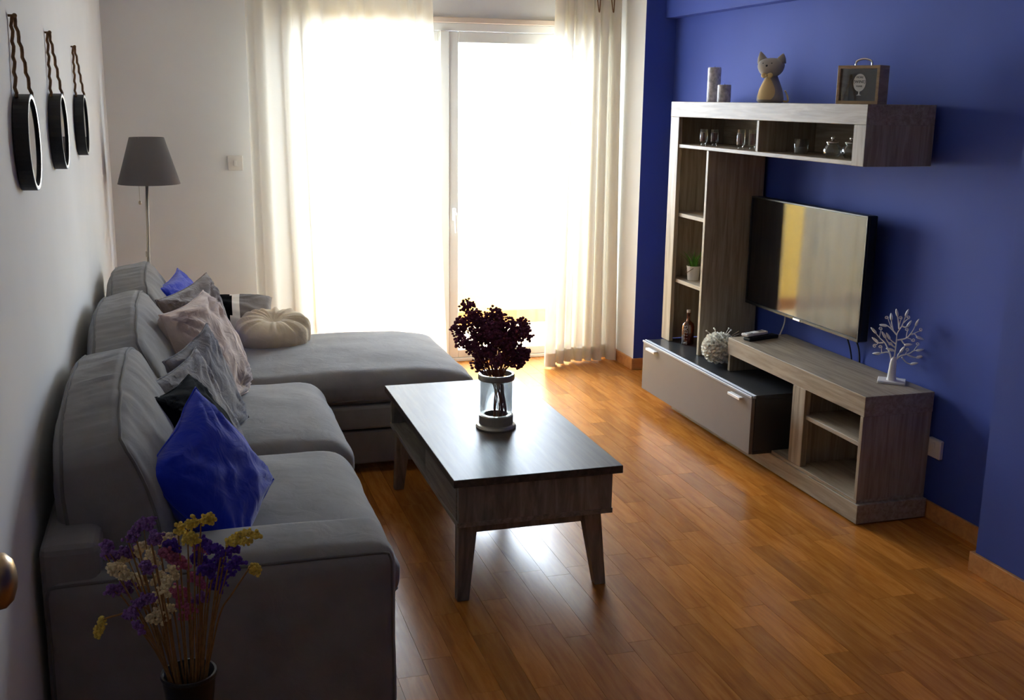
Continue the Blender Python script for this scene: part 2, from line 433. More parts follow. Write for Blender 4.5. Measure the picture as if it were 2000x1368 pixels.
# door on the left wall, with its round knob
door = tag(bpy.data.objects.new('door_1', None), kind='structure'); COL.objects.link(door); door.location = (XL, 1.25, 0)
obj('leaf', box(XL-.035, XL+.004, .84, 1.65, 0, 2.02, .002), 'upvc', door)
obj('jamb', boxes((XL-.1, XL+.006, .795, .84, 0, 2.065), (XL-.1, XL+.006, 1.65, 1.695, 0, 2.065), (XL-.1, XL+.006, .84, 1.65, 2.02, 2.065)), 'upvc', door)
kb = lathe([(0, 0), (.033, 0), (.033, .006), (.017, .009), (.015, .036), (.026, .045), (.038, .058), (.042, .072), (.040, .086), (.030, .096), (.014, .101), (0, .102)], n=40)
kb.transform(Matrix.Translation((XL+.004, 1.605, .962)) @ Matrix.Rotation(PI/2, 4, 'Y'))
tag(obj('knob', kb, 'satin_nickel', door, smooth=True), label='round satin nickel knob')

# balcony beyond the glass
struct(obj('floor_balcony', box(-.6, 4.2, 6.85, 7.98, -.13, -.04, 0), 'balcony_tile'))
struct(obj('wall_balcony', boxes((-.6, 4.2, 7.9, 8.05, -.13, .88)), 'balcony_cream'))
struct(obj('added_shade_slab', box(-.6, 4.2, 6.85, 8.05, 2.72, 2.9, 0), 'facade'))  # unseen slab added overhead to cut the sky light on the balcony
struct(obj('trim_3', box(-.6, 4.2, 7.885, 7.9, -.04, .06, .002), 'balcony_skirt'))

# ------------------------------------------------------------------ sofa with chaise
sofa = thing('corner_sofa', 'long dark grey fabric sofa with chaise end along the white wall', 'sofa', (.1, 4.0, 0))
AY0, AY1, SY1, SY2, CY1 = 2.45, 2.70, 3.665, 4.61, 5.55
SX = XL+.015
def soft(c, h, r, puff=0, wr=.004, n=26, seed=0, mat='sofa_fabric', name='cushion', bulge=(0, 0, 0), tilt=0, parent=None, sag=None):
    """upholstered block: rounded box with crown, side bulge and soft wrinkles"""
    R = Matrix.Rotation(tilt, 3, 'Y')
    def warp(p):
        p = V(*(ease(a) for a in p))
        q = roundmap(p, h, r)
        u = [q[i]/h[i] for i in range(3)]
        q.z += puff*(1-u[0]**2)*(1-u[1]**2)*max(u[2], 0)
        for i in range(3):
            j, k = [a for a in range(3) if a != i]
            q[i] += bulge[i]*u[i]*(1-u[j]**2)*(1-u[k]**2)
        if sag: q = sag(q, u)
        w = noise.noise(V(q.x*7+seed*3.1, q.y*7, q.z*5))*wr + noise.noise(V(q.x*22+seed, q.y*22, q.z*22))*wr*.35
        d = V(*u); d = d.normalized() if d.length > 0 else V(0, 0, 1)
        return Vector(c) + R @ (q + d*w)
    bm = cube_shell(n)
    for v in bm.verts: v.co = warp(v.co)
    return obj(name, bm, mat, parent, smooth=True), warp
def seam(warp, pts, r=.0042, name='piping', parent=None, mat='sofa_piping', closed=False, k=10):
    path = []
    P = [Vector(p) for p in pts]
    if closed: P = P+[P[0]]
    for a, b in zip(P, P[1:]):
        for i in range(k): path.append(warp(a.lerp(b, i/k)))
    if not closed: path.append(warp(P[-1]))
    return obj(name, tube(path, r, 6, closed), mat, parent, smooth=True)
# plinth frames, back and feet
obj('base_frame', box(SX+.02, .47, AY1-.02, SY2+.02, .045, .285, .012, 2), 'sofa_fabric', sofa)
obj('back_frame', box(SX, SX+.13, AY0+.02, CY1-.01, .045, .66, .025, 3), 'sofa_fabric', sofa, smooth=False)
obj('chaise_base', box(SX+.02, 1.215, SY2+.015, CY1-.02, .045, .20, .01, 2), 'sofa_fabric', sofa)
obj('chaise_lid', box(SX+.02, 1.235, SY2+.005, CY1-.01, .21, .315, .012, 2), 'sofa_fabric', sofa)
for fx, fy in ((SX+.08, AY0+.06), (.40, AY0+.06), (SX+.08, CY1-.1), (1.14, CY1-.1), (1.14, SY2+.1), (.40, SY2-.1)):
    obj('foot', lathe([(.028, 0), (.032, .05)], (fx, fy, 0), 12), 'matt_black', sofa)
# arm
ah = ((.465-SX)/2, (AY1-AY0)/2, .268)
arm, aw = soft(((.465+SX)/2, (AY0+AY1)/2, .312), ah, .05, puff=.012, wr=.003, name='armrest', bulge=(.004, .004, 0), parent=sofa, seed=1)
t_ = .80
seam(aw, [(-.985, -.83, -.98), (-.985, -.83, .62), (-.93, -.83, .86), (.93, -.83, .86), (.985, -.83, .62), (.985, -.83, -.98)], parent=arm, k=14)
# seats
def waterfall(q, u):
    q.z -= .035*max(0, u[0]-.55)**2/.2*max(u[2], 0); return q
for k, (a, b, xf) in enumerate(((AY1+.005, SY1-.004, .53), (SY1+.004, SY2-.004, .555))):
    s_, w_ = soft(((-.05+xf)/2, (a+b)/2, .375), ((xf+.05)/2, (b-a)/2, .085), .07, puff=.028, wr=.006, name='seat_cushion', parent=sofa, seed=5+k, sag=waterfall)
    seam(w_, [(-.9, -.97, -.45), (.93, -.97, -.45), (.97, -.93, -.45), (.97, .93, -.45), (.93, .97, -.45), (-.9, .97, -.45)], parent=s_)
ch, w_ = soft(((-.05+1.25)/2, (SY2+.004+CY1)/2, .385), ((1.25+.05)/2, (CY1-SY2)/2, .075), .065, puff=.03, wr=.006, name='chaise_cushion', parent=sofa, seed=9, n=34, sag=waterfall)
seam(w_, [(-.95, -.97, -.5), (.95, -.97, -.5), (.975, -.93, -.5), (.975, .93, -.5), (.95, .97, -.5)], parent=ch, k=16)
# back cushions: boxed, crowned along the top
def backcush(a, b, seed, tilt, xc, zc, hz):
    h = (.112, (b-a)/2, hz)
    def crown(q, u):
        q.z += .045*(1-u[1]**2)*max(u[2], 0) - .03*abs(u[1])**5*max(u[2], 0)
        q.x *= 1-.30*max(u[2], 0)**2
        q.x += .05*(1-u[1]**2)*(1-u[2]**2)*max(u[0], 0)*.7
        g = noise.noise(V(q.y*34+seed, q.x*5, seed))+.6*noise.noise(V(q.y*75, q.x*4+seed, 1))
        q.z += .0075*g*max(u[2], 0)**3*max(0, 1-abs(u[0])**3)                 # gathered pleats on the boxing
        q.x += .0045*noise.noise(V(q.y*22+seed, q.z*5, 7))*max(u[0], 0)
        return q
    c_, w = soft((xc, (a+b)/2, zc), h, .034, wr=.007, name='back_cushion', parent=sofa, seed=seed, tilt=tilt, sag=crown, n=84, bulge=(.030, .010, 0))
    for sx in (-.60, .80):
        seam(w, [(sx, -.93, -.9), (sx, -.93, .72), (sx, -.80, .93), (sx, .80, .93), (sx, .93, .72), (sx, .93, -.9)], parent=c_, k=14, r=.005)
backcush(2.60, 3.655, 21, -.20, -.196, .635, .225)
backcush(3.665, 4.655, 27, -.20, -.188, .64, .225)
backcush(4.665, 5.47, 33, -.20, -.180, .635, .22)

# ------------------------------------------------------------------ loose cushions
def pillow(w, h, t, seed=0, n=30, puck=.010, pinch=.08):
    bm = bmesh.new(); top = {}; bot = {}
    for i in range(n+1):
        for j in range(n+1):
            u, v = 2*i/n-1, 2*j/n-1
            x = w/2*u*(1-pinch*(1-v*v)); y = h/2*v*(1-pinch*(1-u*u))
            k = max(0, (1-u*u)*(1-v*v))
            th = t/2*k**.42
            f = noise.noise(V(u*1.6+seed, v*1.6, seed*.7))*.5 + noise.noise(V(u*4+seed, v*4-seed, 3))*.25
            ang = math.atan2(abs(v)-1.02, abs(u)-1.02)
            fold = math.sin(ang*16+seed)*puck*min(1, k*6)*max(0, 1-k*1.4)
            z = th*(1+f*.35)+fold
            edge = i in (0, n) or j in (0, n)
            if edge:
                top[i, j] = bot[i, j] = bm.verts.new((x, y, noise.noise(V(u*2+seed, v*2, 5))*.012))
            else:
                top[i, j] = bm.verts.new((x, y, z)); bot[i, j] = bm.verts.new((x, y, -th*(1+f*.2)-fold*.5))
    for i in range(n):
        for j in range(n):
            bm.faces.new((top[i, j], top[i+1, j], top[i+1, j+1], top[i, j+1]))
            q = (bot[i, j], bot[i, j+1], bot[i+1, j+1], bot[i+1, j])
            if len(set(q)) == 4: bm.faces.new(q)
    return bm
def cushion(label, mat, c, B, size, t, seed, group='loose cushions heaped on the sofa', ext=0, **kw):
    w, h = size
    M = Matrix((B[0], B[1], B[2])); c = Vector(c) - M.col[1]*ext/2
    cen = Vector(c)
    o = thing('cushion', label, 'cushion', cen, 0, group)
    bm = pillow(w*1.04, (h+ext)*1.04, t, seed, **kw)
    bm.transform(M.to_4x4())
    cover = obj('cover', bm, mat, o, local=True, smooth=True)
    pts = []
    n = 30; rim = [(-1+2*i/n, -1) for i in range(n)]+[(1, -1+2*i/n) for i in range(n)]+[(1-2*i/n, 1) for i in range(n)]+[(-1, 1-2*i/n) for i in range(n)]
    pin = kw.get('pinch', .08)
    for u, v in rim:
        pts.append(M @ V(w*1.04/2*u*(1-pin*(1-v*v)), (h+ext)*1.04/2*v*(1-pin*(1-u*u)), noise.noise(V(u*2+seed, v*2, 5))*.012))
    obj('seam', tube(pts, .0028, 5, True), mat, o, local=True, smooth=True)
    return o
cushion('royal blue cushion slumped nearest the sofa arm', 'velvet_blue', (0.041, 2.859, 0.662), ((.328, -.579, .746), (.903, -.04, -.428), (.278, .814, .51)), (.40, .324), .15, 2.3, ext=.02)
cushion('black cushion tucked behind the near royal blue cushion', 'cloth_black', (0.010, 3.225, 0.690), ((.308, -.478, .822), (.95, .204, -.237), (-.055, .854, .517)), (.36, .27), .14, 4.1, ext=.08)
cushion('mid grey quilted cushion leaning just behind the black cushion', 'cloth_quilt_grey', (0.030, 3.480, 0.660), ((.344, -.397, .851), (.938, .108, -.329), (.038, .911, .41)), (.399, .339), .07, 6.7, ext=.02)
cushion('blue grey knitted cushion between the quilted and the beige cushion', 'cloth_knit_grey', (0.062, 3.69, 0.673), ((.363, -.341, .867), (.926, .026, -.377), (.106, .94, .325)), (.391, .362), .09, 8.2)
cushion('crumpled pinkish beige cushion in the middle of the heap', 'cloth_beige', (0.057, 4.184, 0.713), ((.386, -.352, .852), (.921, .107, -.373), (.04, .93, .366)), (.421, .365), .20, 11.4, ext=.06, puck=.022)
cushion('wrinkled taupe velvet cushion behind the pinkish beige one', 'cloth_taupe', (0.054, 4.608, 0.702), ((.447, -.324, .834), (.89, .072, -.45), (.086, .943, .321)), (.442, .368), .15, 13.9, ext=.05, puck=.018)
cushion('blue cushion peeking out at the far end behind the taupe one', 'velvet_blue', (0.031, 5.071, 0.686), ((.208, -.526, .824), (.977, .076, -.198), (.042, .847, .53)), (.424, .364), .13, 17.2, ext=.06)
# round gathered cushion on the chaise
rc = thing('round_cushion', 'round cream cushion with gathered pleats and a centre button', 'cushion', (.405, 5.30, .455), 0)
bm = bmesh.new(); nr, na = 22, 96; grid = []
for i in range(nr+1):
    t = i/nr*PI; row = []
    for j in range(na):
        a = 2*PI*j/na
        ple = math.sin(a*15+math.sin(a*3)*1.3)+.6*math.sin(a*23+1)
        r = .178*math.sin(t)**.62
        z = .078*math.copysign(abs(math.cos(t))**.62, math.cos(t))
        if i <= nr//2:
            amp = .008*math.sin(t*2)**2 if t < PI/2 else 0
            z += amp*ple - .034*math.exp(-(r/.040)**2)
        r *= 1+.02*math.sin(a*2+.6)+.012*ple*math.sin(t)**4
        row.append(bm.verts.new((r*math.cos(a), r*math.sin(a), z+.080)))
    grid.append(row)
for i in range(nr):
    for j in range(na): bm.faces.new((grid[i][j], grid[i][(j+1) % na], grid[i+1][(j+1) % na], grid[i+1][j]))
bmesh.ops.remove_doubles(bm, verts=bm.verts[:], dist=.0004)
bm.transform(Matrix.Rotation(.20, 4, 'X'))
obj('cover', bm, 'cloth_cream', rc, local=True, smooth=True)
bm = bmesh.new(); add_ball(bm, (0, -.024, .120), .013, 2, (1, 1, .6)); obj('button', bm, 'cloth_cream', rc, local=True, smooth=True)
# colour-blocked lumbar cushion at the far edge of the chaise
lc = thing('lumbar_cushion', 'flat lumbar cushion in black and grey with a white stripe', 'cushion', (.18, 5.56, .57), 0)
def lump(u0, u1, name, mat):
    bm = pillow(.50, .30, .15, 21.3, n=40, puck=.006, pinch=.05)
    dele = [f for f in bm.faces if not (u0 <= f.calc_center_median().x/.25 <= u1)]
    bmesh.ops.delete(bm, geom=dele, context='FACES')
    bm.transform(Matrix.Rotation(-.05, 4, 'Z') @ Matrix.Rotation(.42, 4, 'X'))
    obj(name, bm, mat, lc, local=True, smooth=True, fix=False)
lump(-1.1, .17, 'black_panel', 'cloth_black'); lump(.17, .33, 'white_stripe', 'cloth_white'); lump(.33, 1.1, 'grey_panel', 'cloth_grey')

# ------------------------------------------------------------------ coffee table
tb = thing('coffee_table', 'dark weathered wood coffee table with splayed legs', 'table', (1.09, 3.84, 0))
TX0, TX1, TY0, TY1 = .798, 1.386, 3.222, 4.452
obj('top', box(TX0, TX1, TY0, TY1, .423, .45, .0015), 'dark_oak_top', tb)
bx0, bx1, by0, by1 = .815, 1.362, 3.244, 4.43
obj('bottom_board', box(bx0, bx1, by0, by1, .275, .293), 'dark_oak', tb)
obj('end_panel', box(bx0+.004, bx1-.004, by0, by0+.018, .293, .423), 'dark_oak_end', tb)
obj('end_panel', box(bx0+.004, bx1-.004, by1-.018, by1, .293, .423), 'dark_oak_end', tb)
obj('divider', box(bx0+.02, bx1-.02, 3.73, 3.748, .293, .423), 'dark_oak_end', tb)
obj('middle_panel', box(1.08, 1.096, 3.75, by1-.02, .293, .423), 'dark_oak', tb)
obj('drawer_front', box(bx0, bx0+.018, by0+.020, 3.728, .296, .419), 'dark_oak', tb)
obj('drawer_front', box(bx1-.018, bx1, 3.75, by1-.02, .296, .419), 'dark_oak', tb)
obj('side_panel', box(bx1-.018, bx1, by0+.02, 3.73, .293, .423), 'dark_oak', tb)
def leg(tx, ty, fx, fy, sx):
    bm = bmesh.new(); r = []
    for z, cx, cy, w, d in ((0, fx, fy, .040, .036), (.276, tx, ty, .066, .05)):
        r.append([bm.verts.new((cx+a*w/2, cy+b*d/2, z)) for a, b in ((-1, -1), (1, -1), (1, 1), (-1, 1))])
    bm.faces.new(r[0]); bm.faces.new(r[1])
    for j in range(4): bm.faces.new((r[0][j], r[0][(j+1) % 4], r[1][(j+1) % 4], r[1][j]))
    bmesh.ops.bevel(bm, geom=bm.edges[:], offset=.002, segments=1, affect='EDGES')
    obj('leg', bm, 'dark_oak_end', tb)
for sx in (0, 1):
    for sy in (0, 1):
        leg((.862, 1.300)[sx], (3.305, 4.37)[sy], (.843, 1.337)[sx], (3.29, 4.40)[sy], sx)
obj('rail', box(.885, 1.27, 3.292, 3.314, .235, .275), 'dark_oak_end', tb)
obj('rail', box(.885, 1.27, 4.36, 4.382, .235, .275), 'dark_oak_end', tb)

# hurricane vase of dried maroon flowers on the table
VX, VY, VZ = 1.092, 3.755, .45
hv = thing('hurricane_vase', 'clear glass cylinder vase with metal base and rim on the coffee table', 'vase', (VX, VY, VZ))
obj('base', lathe([(.060, 0), (.075, 0), (.076, .006), (.072, .014), (.064, .017), (.064, .050), (.058, .053), (.045, .053), (.045, .014), (0, .014)], n=40, cap=False), 'brushed_steel', hv, local=True, smooth=False)
obj('glass_cylinder', lathe([(.0605, .052), (.0605, .196), (.0585, .196), (.0585, .052)], n=40, cap=False), 'vessel_glass', hv, local=True, smooth=True)
obj('rim', lathe([(.0605, .186), (.067, .186), (.068, .19), (.068, .204), (.066, .208), (.0575, .208), (.0575, .19)], n=40, cap=False), 'brushed_steel', hv, local=True)
MAROON=[[0.992,3.806,0.907],[0.959,3.733,0.865],[1.001,3.744,0.885],[0.945,3.753,0.835],[1.056,3.77,0.859],[1.085,3.763,0.884],[1.121,3.758,0.852],[1.16,3.767,0.826],[1.212,3.812,0.826],[1.201,3.751,0.798],[1.01,3.74,0.819],[1.05,3.781,0.79],[1.06,3.713,0.819],[1.092,3.722,0.8],[1.15,3.817,0.757],[1.161,3.753,0.751],[1.188,3.757,0.725],[0.984,3.682,0.776],[1.029,3.738,0.733],[1.064,3.761,0.735],[1.071,3.683,0.724],[1.125,3.766,0.711],[1.156,3.769,0.699],[0.944,3.688,0.8],[1.199,3.768,0.726],[1.021,3.745,0.698],[1.178,3.775,0.694],[1.041,3.729,0.839],[1.154,3.779,0.794],[1.115,3.783,0.824]]
rm = random.Random(5)
MAROON += [[1.075,3.735,.845],[1.03,3.76,.80],[1.095,3.76,.765],[1.13,3.735,.775],[1.01,3.755,.765],[1.05,3.72,.75],[1.10,3.80,.84],[1.14,3.75,.74],[1.08,3.77,.815],[1.02,3.79,.86],[1.17,3.745,.80]]
for p in MAROON:
    p = Vector(p)
    where = ('upper ' if p.z > .82 else 'lower ' if p.z < .745 else 'middle ')+('left' if p.x < 1.03 else 'right' if p.x > 1.125 else 'centre')
    s = thing('dried_flower_stem', 'dried maroon flower stem at the %s of the coffee table bouquet' % where, 'dried flower', (VX+.015, VY, VZ+.02), 0, 'maroon dried flowers on the coffee table')
    a = rm.uniform(0, 2*PI); foot = V(VX+.017+.026*math.cos(a), VY+.02*math.sin(a), VZ+.018)
    waist = V(VX+.012+.017*math.cos(a+.6), VY+.014*math.sin(a+.6), VZ+.13)
    mouth = V(VX, VY, VZ+.21).lerp(V(p.x, p.y, VZ+.21), .30)
    dx, dy = mouth.x-VX, mouth.y-VY; rr_ = math.hypot(dx, dy)
    if rr_ > .046: mouth.x = VX+dx/rr_*.046; mouth.y = VY+dy/rr_*.046
    path = spline([foot, waist, mouth, p.lerp(mouth, .25), p], 5)
    bm = tube(path, .0015, 5)
    hd = bmesh.new()
    for k in range(rm.randint(64, 80)):
        o_ = V(rm.gauss(0, .0150), rm.gauss(0, .0145), rm.gauss(0, .0125))
        if o_.length > .031: o_ *= .031/o_.length*rm.uniform(.75, 1)
        add_ball(hd, p+o_, rm.uniform(.0042, .0072), 1, (1, 1, rm.uniform(.7, 1.1)))
        if k % 8 == 0: add_tube(bm, [p.lerp(mouth, .22), p.lerp(mouth, .1)+o_*.6, p+o_], .0008, 4)
    obj('stem', bm, 'maroon_stem', s); obj('flower_head', hd, 'maroon_flower', s)

# ------------------------------------------------------------------ tv wall unit
UX = 2.53; UB = 2.85
tv = thing('tv_wall_unit', 'grey oak media wall unit with bench, tower and top shelf on the blue wall', 'wall unit', (2.69, 4.45, 0))
G, GU = 'grey_oak', 'grey_oak_upright'
def up(name, *b, mat=G, parent=tv, bev=.0015): return obj(name, box(*b, bev), mat, parent)
up('plinth', UX-.006, UB, 3.505, 5.235, .006, .085)
up('bench_floor', UX, UB, 3.525, 4.65, .085, .10)
up('bench_end', UX, UB, 3.525, 3.545, .10, .448, mat=GU)
up('bench_top', UX, UB, 3.522, 4.652, .448, .53)
up('bench_post', UX, UX+.03, 3.945, 4.045, .10, .448, mat=GU)
up('bench_divider', UX+.03, UB, 3.985, 4.003, .10, .448, mat=GU)
up('bench_far_end', UX, UB, 4.622, 4.642, .366, .448, mat=GU)
up('bench_shelf', UX+.012, UB-.05, 3.545, 3.985, .315, .333)
up('bench_back', UB-.006, UB, 3.70, 4.65, .10, .448)
for k, (x, y) in enumerate(((UX+.04, 3.54), (UB-.04, 3.54), (UX+.04, 5.18), (UB-.04, 5.18))):
    obj('glide', lathe([(.008, 0), (.008, .007)], (x, y, 0), 10), 'white_enamel', tv)
# drawer box
DX, DY0, DY1, DZ0, DZ1 = 2.41, 4.185, 5.385, .105, .365
dr = obj('drawer_unit', boxes((DX+.022, UB, DY0, DY1, DZ1-.018, DZ1), (DX+.022, UB, DY0, DY1, DZ0-.018, DZ0), (DX+.022, UB, DY0, DY0+.018, DZ0, DZ1-.018), (DX+.022, UB, DY1-.018, DY1, DZ0, DZ1-.018), (UB-.01, UB, DY0+.018, DY1-.018, DZ0, DZ1-.018)), 'graphite_board', tv)
df = obj('drawer_front', box(DX, DX+.018, DY0-.004, DY1+.004, DZ0-.014, DZ1-.012), 'taupe_front', tv)
obj('top_strip', boxes((DX-.004, DX+.004, DY0-.006, DY1+.006, DZ1-.012, DZ1-.001), (DX+.010, DX+.02, DY0-.006, DY1+.006, DZ1-.012, DZ1+.001)), 'alu', df)
for y0 in (DY0+.075, DY1-.185):
    bm = boxes((DX-.020, DX, y0, y0+.11, DZ1-.030, DZ1-.026), (DX-.022, DX-.019, y0, y0+.11, DZ1-.038, DZ1-.026), bev=.0008)
    obj('handle', bm, 'handle_white', df)
# tower
TZ0 = .366
up('tower_post', UX, UX+.022, 5.318, 5.418, TZ0, 1.570, mat=GU)
up('tower_side', UX+.022, UB, 5.396, 5.414, TZ0, 1.570, mat=GU)
up('tower_side', UX, UB, 4.962, 4.984, TZ0, 1.412, mat=GU)
up('tower_back', UB-.006, UB+.004, 4.984, 5.396, .355, 1.412, mat=GU)
for z in (.703, 1.058): up('tower_shelf', UX+.022, UB-.006, 4.984, 5.396, z-.009, z+.011)
# upper cabinet
up('top_board', UX, UB-.01, 3.668, 5.420, 1.570, 1.648)
up('upper_shelf', UX+.006, UB-.01, 3.69, 5.396, 1.412, 1.430)
up('upper_post', UX, UX+.022, 3.668, 3.748, 1.412, 1.570, mat=GU)
up('upper_end', UX+.022, UB-.01, 3.668, 3.690, 1.412, 1.570, mat=GU)
up('upper_divider', UX+.006, UB-.01, 4.493, 4.513, 1.430, 1.570, mat=GU)
up('upper_back', UB-.018, UB-.012, 3.69, 5.396, 1.430, 1.570)

# television
tvs = thing('television', 'flat black television mounted on the blue wall above the bench', 'television', (2.75, 4.405, .65))
ty0, ty1, tz0, tz1 = 3.918, 4.898, .650, 1.192
obj('housing', box(2.757, 2.80, ty0, ty1, tz0, tz1, .004), 'black_plastic', tvs)
obj('bezel', boxes((2.748, 2.757, ty0, ty1, tz0, tz0+.014), (2.748, 2.757, ty0, ty1, tz1-.008, tz1), (2.748, 2.757, ty0, ty0+.008, tz0+.014, tz1-.008), (2.748, 2.757, ty1-.008, ty1, tz0+.014, tz1-.008), bev=.001), 'black_plastic', tvs)
obj('screen', box(2.7535, 2.7575, ty0+.008, ty1-.008, tz0+.014, tz1-.008, 0), 'screen', tvs)
obj('logo_plate', box(2.745, 2.749, 4.375, 4.435, tz0+.001, tz0+.010, .001), 'chrome', tvs)
obj('wall_mount', box(2.80, XR, 4.25, 4.56, .80, 1.05, .003), 'black_plastic', tvs)
tag(obj('power_cable', tube(spline([(2.80, 4.60, .66), (2.81, 4.61, .60), (2.80, 4.63, .532)], 6), .0035, 6), 'socket_white'), 'white cable hanging from the television down to the bench', 'cable')
tag(obj('antenna_cable', tube(spline([(2.81, 4.12, .66), (2.84, 4.11, .60), (2.856, 4.10, .50), (2.858, 4.10, .30)], 6), .0035, 6), 'matt_black'), 'thin black cable under the television, nearer the window', 'cable')
tag(obj('antenna_cable', tube(spline([(2.81, 4.06, .66), (2.85, 4.055, .60), (2.862, 4.05, .50), (2.862, 4.05, .30)], 6), .0035, 6), 'matt_black'), 'thin dark cable under the television, nearer the white tree', 'cable')
tag(obj('loose_cable', tube(spline([(2.83, 3.62, .105), (2.82, 3.64, .17), (2.835, 3.60, .24), (2.845, 3.57, .30)], 6), .003, 6), 'socket_white'), 'pale cable inside the open lower bench compartment', 'cable')

# ------------------------------------------------------------------ curtains
def curtain(name, label, top, bot, folds, depth, y_top, y_bot, ztop=2.46, zbot=.012, seed=0, nu=150, nv=40, flare=None, mat='curtain_sheer'):
    """gathered sheer panel from a rail to the floor"""
    root = thing(name, label, 'curtain', ((bot[0]+bot[1])/2, y_bot, 0), 0)
    def P(u, v):
        s = v**1.15
        x0 = top[0]+(bot[0]-top[0])*s; x1 = top[1]+(bot[1]-top[1])*s
        uu = u+.018*math.sin(u*folds*2.3+seed)
        ph = uu*folds*2*PI+.5*math.sin(u*9+seed)+.35*math.sin(v*2.2+u*5+seed)
        amp = depth*(.75+.25*math.sin(u*6+seed))*(1+.25*v)
        x = x0+(x1-x0)*u+amp*.35*math.sin(ph*2+1)
        y = y_top+(y_bot-y_top)*s+amp*math.cos(ph)
        z = ztop+(zbot-ztop)*v
        if flare: x, y, z = flare(u, v, x, y, z)
        return V(x, y, z)
    bm = bmesh.new(); g = [[bm.verts.new(P(i/nu, j/nv)) for i in range(nu+1)] for j in range(nv+1)]
    for j in range(nv):
        for i in range(nu): bm.faces.new((g[j][i], g[j][i+1], g[j+1][i+1], g[j+1][i]))
    obj('cloth', bm, mat, root, smooth=True, fix=False)
    bm = bmesh.new()
    h0 = 1-.085/2.45
    for off in (.0022, -.0022):
        g = []
        for j in range(4):
            v = h0+(1-h0)*j/3
            g.append([bm.verts.new(P(i/nu, v)+V(0, off, 0)) for i in range(nu+1)])
        for j in range(3):
            for i in range(nu): bm.faces.new((g[j][i], g[j][i+1], g[j+1][i+1], g[j+1][i]))
    obj('hem', bm, mat, root, smooth=True, fix=False)
    return root, P
curtain('sheer_curtain', 'wide sheer white curtain drawn across the door beside the lamp', (.40, 1.452), (.405, 1.545), 9, .026, 6.42, 6.38, seed=.4)
def fl(u, v, x, y, z):
    k = max(0, 1-u/.34)*v**3
    return x-.015*k, y-.10*k, z-.004*k
rcu, RP = curtain('sheer_curtain', 'bunched sheer white curtain hanging beside the blue pillar', (2.225, 2.625), (2.165, 2.655), 7, .038, 6.42, 6.40, seed=2.1, flare=fl, mat='curtain_dense')
for u in (.62, .78):
    a = RP(u, .07)+V(0, -.045, 0)
    obj('heading_cord', tube(spline([a+V(.01, 0, .06), a+V(-.012, 0, .0), a+V(-.004, 0, -.07), a+V(.008, 0, -.125), a+V(.012, 0, -.05), a+V(.016, 0, .05)], 6), .0035, 6), 'rope', rcu)
rod = thing('curtain_rod', 'white curtain rail above the balcony door', 'curtain rod', (1.5, 6.42, 2.47))
obj('rail', tube([(.33, 6.42, 2.475), (2.66, 6.42, 2.475)], .012, 12), 'upvc', rod)
for x in (.5, 1.55, 2.45): obj('bracket', box(x-.012, x+.012, 6.42, 6.60, 2.465, 2.485), 'upvc', rod)

# ------------------------------------------------------------------ floor lamp in the corner
LX, LY = -.168, 6.12
fl_ = thing('floor_lamp', 'tall floor lamp with dark grey cone shade in the corner', 'lamp', (LX, LY, 0))
obj('base', lathe([(.115, 0), (.12, .004), (.12, .014), (.11, .02), (.02, .026), (.012, .05)], (LX-.03, LY, 0), 36), 'brushed_steel', fl_, smooth=False)
obj('pole', tube([(LX-.03, LY, .03), (LX-.008, LY, .72), (LX+.018, LY, 1.42)], .0085, 12), 'brushed_steel', fl_, smooth=True)
obj('collar', lathe([(.0105, 0), (.0105, .03)], (LX-.008, LY, .80), 14), 'brushed_steel', fl_)
SXc = LX+.022
obj('shade', lathe([(.160, 1.188), (.088, 1.430), (.0855, 1.430), (.1575, 1.188)], (SXc, LY, 0), 48, cap=False), 'lampshade', fl_, smooth=True)
obj('socket', lathe([(.02, 1.20), (.02, 1.27), (.012, 1.28)], (LX+.012, LY, 0), 16), 'brushed_steel', fl_)
bm = bmesh.new()
for k in range(3):
    a = 2*PI*k/3; add_tube(bm, [(SXc, LY, 1.40), (SXc+.086*math.cos(a), LY+.086*math.sin(a), 1.425)], .0015, 5)
add_tube(bm, [(SXc, LY, 1.27), (SXc, LY, 1.41)], .004, 6)
obj('shade_carrier', bm, 'brushed_steel', fl_)
cx = SXc-.052
pc = obj('pull_chain', tube([(cx, LY-.02, 1.22), (cx, LY-.02, 1.10)], .0014, 5), 'brushed_steel', fl_)
bm = bmesh.new(); add_ball(bm, (cx, LY-.02, 1.09), .009, 2, (1, 1, 1.3)); obj('pull_knob', bm, 'brushed_steel', pc, smooth=True)

